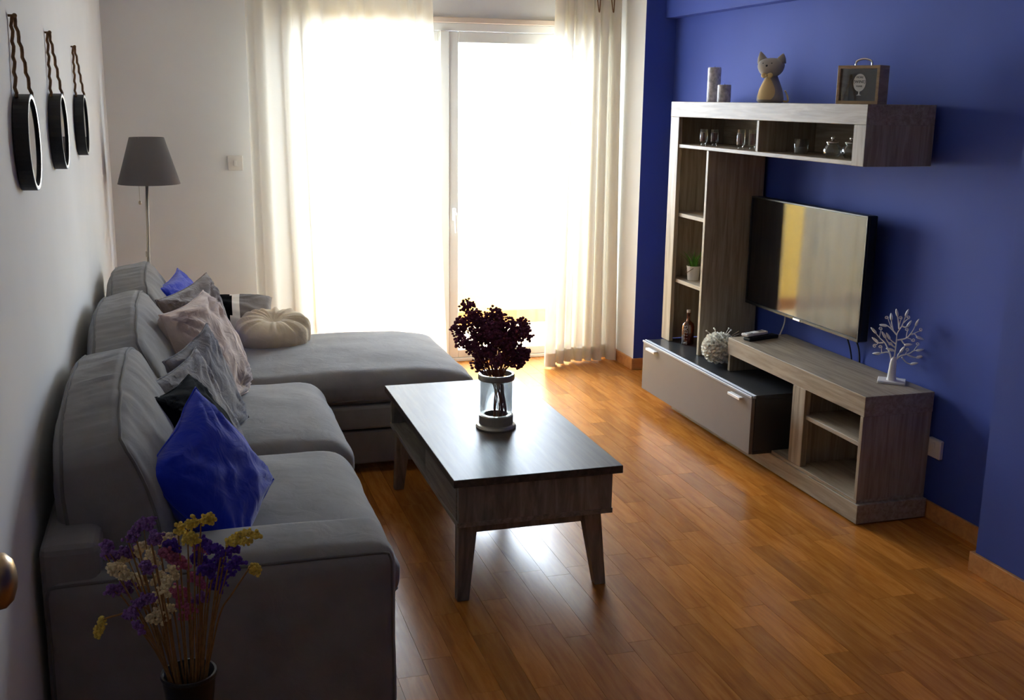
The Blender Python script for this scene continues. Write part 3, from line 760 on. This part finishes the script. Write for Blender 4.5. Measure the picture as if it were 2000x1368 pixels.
# ------------------------------------------------------------------ hanging round mirrors on the left wall
def mirror(y, zc, ztop, label):
    R = .114; D = .034
    r = thing('hanging_mirror', label, 'mirror', (XL, y, zc-R), 0, 'round mirrors hung from ropes on the left wall')
    MX = Matrix.Translation((XL+.002, y, zc)) @ Matrix.Rotation(PI/2, 4, 'Y')
    bm = lathe([(R-.016, 0), (R, 0), (R, D), (R-.008, D), (R-.010, .020), (R-.016, .020)], n=56, cap=False); bm.transform(MX)
    f = obj('frame', bm, 'matt_black', r, smooth=False)
    bm = lathe([(R-.0105, D), (R-.003, D+.0006), (R-.003, D-.001), (R-.0105, D-.001)], n=56, cap=False); bm.transform(MX)
    obj('edge_line', bm, 'brushed_steel', f)
    bm = lathe([(0, .022), (R-.0095, .022), (R-.0095, .0285), (0, .0285)], n=56, cap=False); bm.transform(MX)
    obj('glass', bm, 'mirror_glass', r)
    xa = XL+.028
    for s in (-1, 1):
        p0 = V(XL+.020+s*.012, y+s*.045, zc+R*.92); p1 = V(XL+.010+s*.003, y, ztop)
        pts = [p0.lerp(p1, k/16)+V(.002*math.sin(k*2.1), .0025*math.cos(k*2.1), 0) for k in range(17)]
        obj('rope', tube(pts, .0042, 6), 'rope', r, smooth=True)
    bm = bmesh.new(); add_tube(bm, [(XL, y, ztop), (XL+.014, y, ztop)], .003, 8); add_ball(bm, (XL+.014, y, ztop), .006, 2)
    obj('nail', bm, 'rope', r)
mirror(2.885, 1.533, 1.826, 'round black framed mirror on a rope, largest in view')
mirror(3.665, 1.535, 1.828, 'round black framed mirror on a rope, middle of the three')
mirror(4.555, 1.532, 1.822, 'round black framed mirror on a rope, closest to the lamp')

# wall switch and socket
sw = thing('light_switch', 'white square light switch between the lamp and the curtain', 'switch', (.325, YF, 1.22))
obj('plate', box(.282, .368, YF-.010, YF, 1.224, 1.310, .003), 'socket_white', sw)
obj('rocker', box(.316, .334, YF-.015, YF-.010, 1.250, 1.284, .002), 'socket_white', sw)
ou = thing('wall_socket', 'white wall socket on the blue wall beside the bench end', 'socket', (XR, 3.49, .26))
obj('plate', box(XR-.020, XR, 3.458, 3.535, .262, .340, .004), 'socket_white', ou)
obj('rocker', box(XR-.024, XR-.020, 3.488, 3.502, .306, .326, .001), 'socket_white', ou)

# ------------------------------------------------------------------ black floor vase with dried statice
FX, FY = -.032, 2.085
fv = thing('floor_vase', 'tall black floor vase in front of the sofa arm', 'vase', (FX, FY, 0))
obj('body', lathe([(0, 0), (.046, 0), (.049, .006), (.036, .10), (.035, .28), (.042, .42), (.053, .512), (.054, .518), (.050, .518), (.040, .42), (.030, .28), (0, .27)], n=40, cap=False), 'vase_black', fv, local=True, smooth=True)
obj('lip', lathe([(.0535, .510), (.0555, .514), (.0545, .520), (.050, .520), (.050, .512)], n=40, cap=False), 'vase_black', fv, local=True)
STATICE=[('y',[-0.018,2.028,0.854],[-0.001,2.03,0.862]),('y',[0.007,2.049,0.848],[0.028,2.053,0.859]),('y',[-0.036,2.09,0.821],[-0.028,2.073,0.834]),('y',[-0.024,1.992,0.841],[-0.006,2.006,0.841]),('y',[0.055,2.031,0.815],[0.114,2.021,0.824]),('y',[0.101,2.149,0.704],[0.119,2.148,0.691]),('y',[-0.201,2.124,0.605],[-0.188,2.123,0.636]),('l',[-0.117,2.092,0.829],[-0.082,2.078,0.854]),('l',[-0.131,2.092,0.816],[-0.116,2.106,0.821]),('l',[-0.175,2.074,0.801],[-0.164,2.083,0.813]),('l',[-0.171,2.097,0.778],[-0.154,2.08,0.79]),('l',[-0.145,2.111,0.78],[-0.116,2.115,0.773]),('l',[-0.085,2.038,0.822],[-0.075,2.019,0.848]),('c',[-0.075,2.128,0.789],[-0.042,2.127,0.792]),('c',[-0.116,2.105,0.786],[-0.098,2.12,0.782]),('c',[-0.153,2.104,0.767],[-0.135,2.121,0.764]),('c',[-0.165,2.053,0.779],[-0.129,2.065,0.749]),('c',[-0.092,2.061,0.793],[-0.081,2.079,0.767]),('c',[-0.089,2.131,0.702],[-0.063,2.115,0.719]),('c',[-0.071,2.012,0.738],[-0.053,2.0,0.76]),('c',[-0.126,2.144,0.709],[-0.105,2.142,0.696]),('c',[-0.09,2.09,0.687],[-0.062,2.082,0.696]),('c',[-0.079,2.071,0.673],[-0.054,2.067,0.668]),('c',[-0.101,2.046,0.667],[-0.069,2.05,0.667]),('p',[-0.072,2.083,0.785],[-0.023,2.1,0.743]),('p',[-0.018,2.099,0.718],[0.006,2.116,0.69]),('p',[-0.055,2.127,0.684],[-0.021,2.147,0.648]),('p',[-0.041,2.097,0.662],[-0.016,2.084,0.652]),('p',[-0.007,2.128,0.773],[0.008,2.146,0.752]),('p',[-0.039,2.135,0.622],[-0.023,2.138,0.612]),('v',[-0.063,2.104,0.793],[-0.036,2.093,0.784]),('v',[-0.014,2.123,0.749],[0.013,2.126,0.74]),('v',[0.015,2.036,0.802],[0.043,2.018,0.8]),('v',[0.051,2.127,0.747],[0.075,2.146,0.754]),('v',[0.053,2.004,0.773],[0.078,2.016,0.775]),('v',[0.018,2.056,0.757],[0.047,2.042,0.768]),('v',[-0.002,2.037,0.759],[0.023,2.048,0.742]),('v',[0.037,2.13,0.698],[0.061,2.111,0.712]),('v',[0.02,2.088,0.701],[0.047,2.07,0.71]),('v',[0.001,2.105,0.783],[0.015,2.098,0.791]),('l',[-0.151,2.131,0.698],[-0.122,2.15,0.692]),('l',[-0.172,2.071,0.72],[-0.158,2.091,0.713]),('l',[-0.123,2.04,0.7],[-0.087,2.023,0.716]),('l',[-0.144,2.086,0.66],[-0.122,2.067,0.672]),('l',[-0.125,2.022,0.667],[-0.113,2.018,0.654]),('l',[-0.013,2.088,0.674],[0.011,2.074,0.684]),('l',[-0.103,1.997,0.797],[-0.087,2.012,0.78]),('c',[-0.056,2.04,0.764],[-0.044,2.059,0.748])]
rs = random.Random(9)
WORD = {'y': 'yellow', 'l': 'lilac', 'c': 'cream', 'p': 'dusty pink', 'v': 'deep violet'}
SPECIAL = {0: 'yellow statice sprig rising highest at the top of the vase bouquet', 4: 'long yellow statice spike pointing right over the sofa arm', 5: 'single yellow statice tuft on a thin stem at the far right', 6: 'drooping yellow statice tuft sticking out at the far left', 7: 'lilac statice spike rising at the top left of the bouquet'}
for k, (c, A, B) in enumerate(STATICE):
    A, B = Vector(A), Vector(B)
    mx_, mz_ = (A[0]+B[0])/2, (A[2]+B[2])/2
    where = ('upper ' if mz_ > .775 else 'lower ' if mz_ < .70 else 'middle ')+('left' if mx_ < -.085 else 'right' if mx_ > .0 else 'centre')
    lab = SPECIAL.get(k, '%s dried statice stem at the %s of the floor vase bouquet' % (WORD[c], where))
    s = thing('statice_stem', lab, 'dried flower', (FX, FY, .30), 0, 'dried statice in the black floor vase')
    a = rs.uniform(0, 2*PI)
    foot = V(FX+.018*math.cos(a), FY+.018*math.sin(a), .30)
    mid = (A+B)/2; low = A if A.z < B.z else B; high = B if A.z < B.z else A
    d = V(low.x-FX, low.y-FY, 0); d = d.normalized() if d.length > 1e-5 else V(1, 0, 0)
    mouth = V(FX, FY, .52)+d*min(.042, .5*V(low.x-FX, low.y-FY, 0).length)
    if k == 6: path = spline([foot, mouth+V(0, 0, 0), V(-.10, 2.12, .645), V(-.16, 2.12, .643), high], 6)
    elif k == 5: path = spline([foot, mouth, V(.035, 2.12, .62), V(.06, 2.13, .655), A], 6)
    else: path = spline([foot, mouth, mouth.lerp(low, .55)+V(0, 0, .015), low], 6)
    st = tube(path, rs.uniform(.0013, .0021), 5)
    if c in 'vl' and k % 2: add_tube(st, [path[-6], path[-6].lerp(mid, .5)+V(.004, 0, .004), mid], .0009, 4)
    obj('stem', st, 'statice_stem', s, smooth=True)
    hd = bmesh.new(); L = (B-A).length; nb = max(9, int(L/.0020)); arch = V(0, 0, .012*min(1, L/.04))
    for i in range(nb):
        t = i/(nb-1); p = A.lerp(B, t)+arch*(4*t*(1-t))-arch*.4
        for q in range(3):
            add_ball(hd, p+V(rs.gauss(0, .0034), rs.gauss(0, .0034), rs.gauss(0, .0032)), rs.uniform(.0028, .0050), 1, (1, 1, rs.uniform(.8, 1.25)))
    off = V(rs.uniform(-.010, .010), rs.uniform(-.008, .008), -rs.uniform(.006, .012))
    for i in range(nb):
        p = A.lerp(B, .1+.75*i/(nb-1))+off*(.4+.6*i/(nb-1))
        for q in range(2):
            add_ball(hd, p+V(rs.gauss(0, .0034), rs.gauss(0, .0034), rs.gauss(0, .0032)), rs.uniform(.0028, .0048), 1, (1, 1, rs.uniform(.8, 1.25)))
    obj('flower_spike', hd, 'statice_'+c, s)

# ------------------------------------------------------------------ things on the wall unit
TOPZ = 1.648
for (y, x, h, r, lab) in ((5.17, 2.645, .172, .0335, 'tall mottled pillar candle on top of the wall unit'), (5.045, 2.64, .085, .0335, 'short mottled pillar candle on top of the wall unit')):
    c = thing('pillar_candle', lab, 'candle', (x, y, TOPZ), 0, 'candles on the wall unit')
    obj('wax', lathe([(0, 0), (r, 0), (r, h-.003), (r-.003, h), (r-.010, h-.002), (0, h-.006)], n=32, cap=False), 'candle_marble', c, local=True, smooth=False)
    obj('wick', tube([(0, 0, h-.006), (.001, 0, h+.006)], .0012, 5), 'matt_black', c, local=True)
# plush cat
cat = thing('plush_cat', 'grey stuffed cat ornament with ochre belly and bow on the wall unit', 'ornament', (2.645, 4.60, TOPZ), math.radians(212))
cat.scale = (.87, .9, .88)
# local: +x is the way the cat faces
bm = lathe([(0, 0), (.060, 0), (.069, .010), (.068, .03), (.058, .07), (.044, .105), (.034, .128), (.03, .14), (0, .145)], n=32, cap=False)
obj('body', bm, 'plush_grey', cat, local=True, smooth=True)
bm = bmesh.new(); add_ball(bm, (.012, 0, .178), 1, 4, (.050, .072, .050))
for v in bm.verts:                                   # cheeks and flat top
    y = v.co.y/.066; v.co.z += .010*y*y; v.co.y *= 1+.10*max(0, (.17-v.co.z)/.05)
obj('head', bm, 'plush_grey', cat, local=True, smooth=True)
for s in (-1, 1):
    bm = bmesh.new(); rings = []
    for t, w, d in ((0, .036, .022), (.45, .026, .016), (.8, .012, .009), (1, .002, .002)):
        c0 = V(.008, s*.044, .200).lerp(V(.006, s*.066, .262), t) if s < 0 else V(.008, s*.044, .200).lerp(V(.004, s*.060, .250), t)
        rings.append([bm.verts.new(c0+V(d*math.cos(a), w*math.sin(a), 0)) for a in [2*PI*k/12 for k in range(12)]])
    for a, b in zip(rings, rings[1:]):
        for k in range(12): bm.faces.new((a[k], a[(k+1) % 12], b[(k+1) % 12], b[k]))
    bm.faces.new(rings[0]); bm.faces.new(rings[-1])
    obj('ear', bm, 'plush_grey', cat, local=True, smooth=True)
bm = bmesh.new(); rows = []
for i in range(13):
    t = i/12; z = .016+.112*t
    pz = [(0, .060), (.010, .069), (.030, .068), (.07, .058), (.105, .044), (.128, .034), (.14, .03)]
    for (z0, r0), (z1, r1) in zip(pz, pz[1:]):
        if z0 <= z <= z1: rad = r0+(r1-r0)*(z-z0)/(z1-z0)+.0018
    half = .95*math.sin(PI*(.12+.80*t))**.6*(1-.25*t)
    rows.append([bm.verts.new((rad*math.cos(a*half), rad*math.sin(a*half), z)) for a in [-1+2*k/10 for k in range(11)]])
for a, b in zip(rows, rows[1:]):
    for k in range(10): bm.faces.new((a[k], a[k+1], b[k+1], b[k]))
obj('belly_patch', bm, 'plush_ochre', cat, local=True, smooth=True)
bm = bmesh.new()
for s in (-1, 1): add_ball(bm, (.050, s*.017, .139), 1, 2, (.008, .017, .014))
add_ball(bm, (.054, 0, .139), .008, 2)
obj('bow', bm, 'plush_ochre', cat, local=True, smooth=True)
bm = bmesh.new(); add_ball(bm, (.059, 0, .187), 1, 2, (.005, .007, .006)); obj('nose', bm, 'matt_black', cat, local=True, smooth=True)
for s in (-1, 1):
    bm = bmesh.new(); add_ball(bm, (.052, s*.024, .199), .0042, 2); obj('eye', bm, 'matt_black', cat, local=True, smooth=True)
obj('tail', tube(spline([(-.02, .055, .010), (-.025, .085, .008), (-.02, .088, .028), (-.022, .078, .05), (-.012, .074, .062)], 6), [.006]*8+[.005]*8+[.004]*9, 8), 'twine', cat, local=True, smooth=True)

# small wooden display box with glass front
bxn = thing('display_box', 'small wooden box with glass front, white emblem and top handle', 'box', (2.615, 3.84, TOPZ), math.radians(210))
w, h, d, e = .176, .148, .085, .012      # local: front faces +x
obj('case', boxes((-d/2, d/2, -w/2, w/2, 0, e), (-d/2, d/2, -w/2, w/2, h-e, h), (-d/2, d/2, -w/2, -w/2+e, e, h-e), (-d/2, d/2, w/2-e, w/2, e, h-e), bev=.001), 'box_wood', bxn, local=True)
obj('back_panel', box(-d/2, -d/2+.005, -w/2+e, w/2-e, e, h-e), 'box_inside', bxn, local=True)
gp = obj('glass_front', box(d/2-.012, d/2-.009, -w/2+e, w/2-e, e, h-e, 0), 'vessel_glass', bxn, local=True)
obj('handle', tube(spline([(0, -.034, h-.001), (0, -.030, h+.018), (0, 0, h+.026), (0, .030, h+.018), (0, .034, h-.001)], 6), .004, 8), 'chrome', bxn, local=True, smooth=True)
xp = d/2-.0085
bm = bmesh.new()
def flat(bm, pts, x0, x1):
    a = [bm.verts.new((x0, p[0], p[1])) for p in pts]; b = [bm.verts.new((x1, p[0], p[1])) for p in pts]
    bm.faces.new(a); bm.faces.new(b)
    for k in range(len(pts)): bm.faces.new((a[k], a[(k+1) % len(pts)], b[(k+1) % len(pts)], b[k]))
cz, cy = .082, .004
flat(bm, [(cy+.026*math.sin(a), cz+.034*math.cos(a)) for a in [2*PI*k/40 for k in range(40)]], xp, xp+.0006)
flat(bm, [(cy-.002, cz-.032), (cy+.002, cz-.032), (cy+.003, cz-.045), (cy+.011, cz-.049), (cy-.011, cz-.049), (cy-.003, cz-.045)], xp, xp+.0006)
obj('emblem', bm, 'print_white', gp, local=True)
def text(name, s, size, M, mat, parent, ext=.0003):
    cu = bpy.data.curves.new(name, 'FONT'); cu.body = s; cu.size = size; cu.extrude = ext; cu.align_x = 'CENTER'; cu.align_y = 'CENTER'
    o = bpy.data.objects.new(name, cu); COL.objects.link(o)
    dg = bpy.context.evaluated_depsgraph_get(); me = bpy.data.meshes.new_from_object(o.evaluated_get(dg))
    bpy.data.objects.remove(o); bpy.data.curves.remove(cu)
    me.transform(M); me.materials.clear(); me.materials.append(MATS[mat]); me.name = name
    o = bpy.data.objects.new(name, me); COL.objects.link(o); o.parent = parent
    return o
FR = Matrix(((0, 0, 1, 0), (1, 0, 0, 0), (0, 1, 0, 0), (0, 0, 0, 1)))    # text plane -> faces +x, reads along +y
for s_, sz, zz in (('MORE', .011, .020), ('{WINE}', .0155, .003), ('PLEASE', .008, -.014)):
    text('lettering', s_, sz, Matrix.Translation((xp+.001, cy, cz+zz)) @ FR, 'print_dark', gp)

# glassware in the upper shelf
SHZ = 1.430
def shot(x, y, h, lab):
    g = thing('votive_glass', lab, 'glass', (x, y, SHZ), 0, 'small filled glasses on the upper shelf')
    r = .0195
    obj('glass', lathe([(0, 0), (.013, 0), (.014, .003), (.010, .008), (.012, .013), (r, .020), (r, h), (r-.0015, h), (r-.0015, .022), (0, .020)], n=28, cap=False), 'vessel_glass', g, local=True, smooth=True)
    obj('filling', lathe([(0, .021), (r-.002, .023), (r-.002, h*.80), (0, h*.83)], n=24, cap=False), 'wine_wax', g, local=True)
shot(2.585, 5.135, .082, 'small glass of dark filling, leftmost on the upper shelf')
shot(2.62, 5.085, .082, 'small glass of dark filling, second from the left')
shot(2.580, 4.735, .092, 'small glass of dark filling left of the shelf divider')
shot(2.615, 4.685, .092, 'small glass of dark filling touching the shelf divider side')
tg = thing('tealight_cup', 'plain clear glass cup alone on the right upper shelf', 'glass', (2.62, 4.265, SHZ))
obj('glass', lathe([(0, 0), (.028, 0), (.034, .066), (.032, .066), (.0265, .006), (0, .006)], n=32, cap=False), 'vessel_glass', tg, local=True, smooth=True)
obj('wax', lathe([(0, .007), (.0265, .007), (.0285, .03), (0, .032)], n=24, cap=False), 'pot_white', tg, local=True)
for x, y, lab in ((2.59, 3.975, 'round clear glass jar with knob lid, nearer the divider'), (2.645, 3.925, 'round clear glass jar with knob lid beside the white end post')):
    j = thing('glass_jar', lab, 'jar', (x, y, SHZ), 0, 'lidded jars on the upper shelf')
    obj('jar', lathe([(0, 0), (.024, 0), (.026, .004), (.036, .018), (.038, .030), (.034, .044), (.024, .054), (.024, .060), (.022, .060), (.022, .053), (.032, .043), (.036, .030), (.034, .018), (.022, .004), (0, .004)], n=32, cap=False), 'vessel_glass', j, local=True, smooth=True)
    l_ = obj('lid', lathe([(.0255, .060), (.0265, .064), (.020, .069), (.006, .072), (0, .072)], n=28, cap=False), 'chrome', j, local=True, smooth=True)
    bm = bmesh.new(); add_ball(bm, (0, 0, .080), .0085, 2); obj('knob', bm, 'chrome', l_, local=True, smooth=True)

# little potted plant in the tower
pp = thing('potted_plant', 'small green grass plant in a white tin pot on the tower shelf', 'plant', (2.625, 5.255, .714))
obj('pot', lathe([(0, 0), (.030, 0), (.036, .070), (.038, .072), (.038, .076), (.034, .076), (.032, .066), (0, .064)], n=32, cap=False), 'pot_white', pp, local=True, smooth=False)
obj('handle', tube(spline([(-.012, .037, .066), (-.03, .035, .05), (-.0375, .01, .036), (-.036, -.015, .048), (-.018, -.034, .066)], 6), .0016, 6), 'twig', pp, local=True)
rg = random.Random(4)
for k in range(22):
    a = rg.uniform(0, 2*PI); r0 = rg.uniform(0, .024); L = rg.uniform(.065, .105); ln = rg.uniform(.1, .8)
    d = V(math.cos(a), math.sin(a), 0); base = d*r0+V(0, 0, .062); side = V(-d.y, d.x, 0)
    bm = bmesh.new(); L_ = []
    for i in range(5):
        t = i/4; c0 = base+d*(ln*L*t*t)+V(0, 0, L*t*(1-.15*ln*t)); wd = .0055*(1-t**1.6)+.0004
        L_.append([bm.verts.new(c0+side*wd), bm.verts.new(c0+d*.0022*(1-t)+V(0, 0, .0005)), bm.verts.new(c0-side*wd), bm.verts.new(c0-d*.001)])
    for p_, q in zip(L_, L_[1:]):
        for j in range(4): bm.faces.new((p_[j], p_[(j+1) % 4], q[(j+1) % 4], q[j]))
    bm.faces.new(L_[0]); bm.faces.new(L_[-1])
    obj('leaf', bm, 'leaf_green', pp, local=True)

# amber bottle with raised lettering
bo = thing('amber_bottle', 'amber glass bottle with white upright lettering at the tower foot', 'bottle', (2.60, 5.235, DZ1), math.radians(226))
obj('glass', lathe([(0, 0), (.031, 0), (.034, .004), (.034, .098), (.030, .114), (.016, .126), (.010, .132), (.0095, .165), (.012, .167), (.012, .174), (.009, .174), (.0085, .132), (.014, .124), (.029, .112), (.0325, .098), (.0325, .006), (0, .006)], n=36, cap=False), 'amber_glass', bo, local=True, smooth=True)
obj('stopper', lathe([(.0085, .166), (.0085, .176), (.010, .178), (.010, .188), (0, .190)], n=20, cap=False), 'casing_wood', bo, local=True)
M_ = Matrix.Translation((.0343, 0, .056)) @ FR @ Matrix.Rotation(PI/2, 4, 'Z')
lt = text('lettering', 'BITTERS', .030, M_, 'print_white', bo, .0004)
for v in lt.data.vertices:
    a = v.co.y/.0343; r = v.co.x; v.co.x = r*math.cos(a); v.co.y = r*math.sin(a)

# bouquet of white paper roses
rb = thing('rose_bouquet', 'dome of white paper roses lying on the dark drawer top', 'bouquet', (2.545, 4.765, DZ1))
bm = bmesh.new()
for ring, (r, z, kk) in enumerate(((.0165, 0, 9), (.0145, .006, 8), (.011, .010, 7), (.0070, .012, 6), (.0035, .0125, 5))):
    n_ = 14; a_ = []; b_ = []
    for k in range(n_):
        an = 2*PI*k/n_; wv = 1+.10*math.sin(an*3+ring*1.7)
        a_.append(bm.verts.new((r*.62*math.cos(an), r*.62*math.sin(an), z-.010))); b_.append(bm.verts.new((r*wv*math.cos(an), r*wv*math.sin(an), z+.004*math.sin(an*2.5+ring))))
    for k in range(n_): bm.faces.new((a_[k], a_[(k+1) % n_], b_[(k+1) % n_], b_[k]))
    bm.faces.new(a_)
rose = bpy.data.meshes.new('rose'); finish(bm, False); bm.to_mesh(rose); bm.free(); rose.materials.append(MATS['paper_white'])
bm = bmesh.new(); add_ball(bm, (0, 0, .078), 1, 3, (.072, .085, .066)); obj('core', bm, 'paper_white', rb, local=True, smooth=True)
ga = PI*(3-math.sqrt(5)); NR = 90
for k in range(NR):
    zz = 1-1.86*(k+.5)/NR; rad = math.sqrt(max(0, 1-zz*zz)); a = ga*k
    n_ = V(rad*math.cos(a)*1/.080, rad*math.sin(a)/.094, zz/.074).normalized()
    p = V(.074*rad*math.cos(a), .088*rad*math.sin(a), .084+.070*zz)
    if p.z < .016: continue
    o = bpy.data.objects.new('rose', rose); COL.objects.link(o); o.parent = rb
    o.location = p; o.rotation_euler = n_.to_track_quat('Z', 'Y').to_euler(); o.scale = (rg.uniform(.85, 1.1),)*3
for k, (dx, dy, dz) in enumerate(((.05, -.10, .045), (.06, -.08, .055), (.02, -.07, .06), (-.02, .03, .05), (-.05, .05, .035), (.03, -.03, .06), (-.04, -.02, .055))):
    bm = tube(spline([(dx*.2, dy*.2, .12), (dx*.7, dy*.7, .13+dz*.6), (dx, dy, .13+dz)], 4), .0013, 5)
    if k > 1: add_ball(bm, (dx, dy, .13+dz), .005, 1)
    obj('twig', bm, 'twig' if k < 2 else 'paper_white', rb, local=True)

# remote control and white controller on the bench
re = thing('remote_control', 'slim black remote control lying on the bench end', 'remote', (2.665, 4.575, .53), math.radians(-76))
obj('shell', box(-.024, .024, -.095, .095, 0, .018, .006, 2), 'matt_black', re, local=True, smooth=False)
bm = bmesh.new()
for i in range(3):
    for j in range(7): add_ball(bm, (-.013+.013*i, -.066+.02*j, .0175), .0042, 1, (1, 1, .4))
tag(obj('buttons', bm, 'taupe_front', re, local=True), kind='stuff')
wc = thing('white_remote', 'white glossy remote resting on top of the black remote', 'remote', (2.635, 4.585, .5495), math.radians(-70))
obj('shell', box(-.022, .022, -.075, .075, 0, .016, .007, 3), 'white_enamel', wc, local=True)
obj('ring', lathe([(.014, .016), (.016, .0175), (.018, .0175), (.018, .016)], (0, -.045, 0), 24, cap=False), 'alu', wc, local=True)
obj('display', box(-.014, .014, .018, .058, .0155, .0165, 0), 'taupe_front', wc, local=True)

# white metal tree ornament on the bench
tr = thing('tree_ornament', 'white metal tree ornament with leaves and curls on the bench', 'ornament', (2.775, 3.70, .53), math.radians(-38))
K = .000312
def T(x, y, o=0): return V((x-635)*K, o, (1130-y)*K+.010)
obj('base', box(-.055, .055, -.042, .042, 0, .010, .002), 'white_enamel', tr, local=True)
bm = tube(spline([T(632, 1140), T(630, 1060), T(632, 960), T(636, 870), T(640, 820)], 5), [.0215, .020, .0185, .0175, .017, .0165, .016, .0155, .015, .0145, .0145, .014, .014, .0135, .013, .012, .011, .0095, .008, .007, .006], 12)
obj('trunk', bm, 'white_enamel', tr, local=True, smooth=True)
BR = [([(612, 900), (590, 800), (560, 740), (510, 650), (440, 590), (375, 520)], (345, 490)), ([(490, 640), (420, 652), (395, 635)], (375, 620)), ([(575, 770), (540, 760), (470, 778), (440, 780)], (410, 782)),
      ([(640, 860), (650, 640), (652, 500), (700, 390), (735, 250)], (752, 195)), ([(650, 525), (590, 465), (530, 420), (495, 418)], (460, 415)), ([(595, 468), (575, 390), (562, 330)], (555, 280)), ([(668, 440), (650, 330), (630, 260)], (620, 220)), ([(700, 400), (740, 408), (770, 385)], (792, 345)),
      ([(652, 645), (600, 615), (560, 580)], (535, 540)), ([(640, 690), (560, 640), (520, 590), (505, 565)], (480, 528)), ([(640, 740), (610, 735), (595, 730)], (572, 725)),
      ([(662, 590), (770, 550), (830, 460), (865, 370)], (888, 312)), ([(805, 505), (860, 488), (900, 525)], (945, 540)), ([(710, 585), (740, 625), (775, 640)], (808, 635)),
      ([(655, 870), (720, 800), (820, 760), (870, 720), (925, 708)], (957, 700)), ([(800, 775), (870, 800), (930, 808)], (966, 796)), ([(735, 815), (800, 885), (865, 905)], (902, 895)), ([(680, 840), (690, 780), (715, 740)], (737, 702))]
rt = random.Random(2)
for pts, lf in BR:
    o0 = rt.uniform(-.02, .02)
    path = spline([T(p[0], p[1], o0*i/len(pts)) for i, p in enumerate(pts)], 5)
    n_ = len(path); obj('branch', tube(path, [.0034-.0018*i/n_ for i in range(n_)], 6), 'white_enamel', tr, local=True, smooth=True)
    e = T(pts[-1][0], pts[-1][1], o0); tip = T(lf[0], lf[1], o0); dr_ = (tip-e).normalized()
    L = .034; q = dr_.to_track_quat('Z', 'Y').to_matrix().to_4x4()
    bm = bmesh.new(); add_ball(bm, (0, 0, 0), 1, 2, (.0105, .0055, L/2))
    for v in bm.verts:
        t = v.co.z/(L/2); v.co.x *= 1-.30*t; v.co.y *= 1-.3*t
    bm.transform(Matrix.Translation(e.lerp(tip, .75)) @ q)
    obj('leaf', bm, 'white_enamel', tr, local=True, smooth=True)
for (x, y), (bx_, by_) in (((500, 305), (570, 430)), ((670, 290), (662, 420)), ((765, 275), (712, 360)), ((930, 425), (830, 505)), ((760, 440), (765, 550)), ((855, 570), (780, 550)), ((910, 620), (870, 715)), ((790, 705), (765, 785)), ((455, 700), (480, 775)), ((385, 695), (420, 652)), ((435, 455), (435, 570)), ((575, 650), (640, 690))):
    c0 = T(x, y); b0 = T(bx_, by_); sp = [b0, b0.lerp(c0, .5)+V(.002, 0, 0)]
    st = math.atan2(b0.z-c0.z, b0.x-c0.x)
    for k in range(14):
        r_ = .0075*(1-k/17); a = st+.5+k*.62
        sp.append(c0+V(r_*math.cos(a), 0, r_*math.sin(a)))
    obj('curl', tube(spline(sp, 3), .0016, 5), 'white_enamel', tr, local=True, smooth=True)
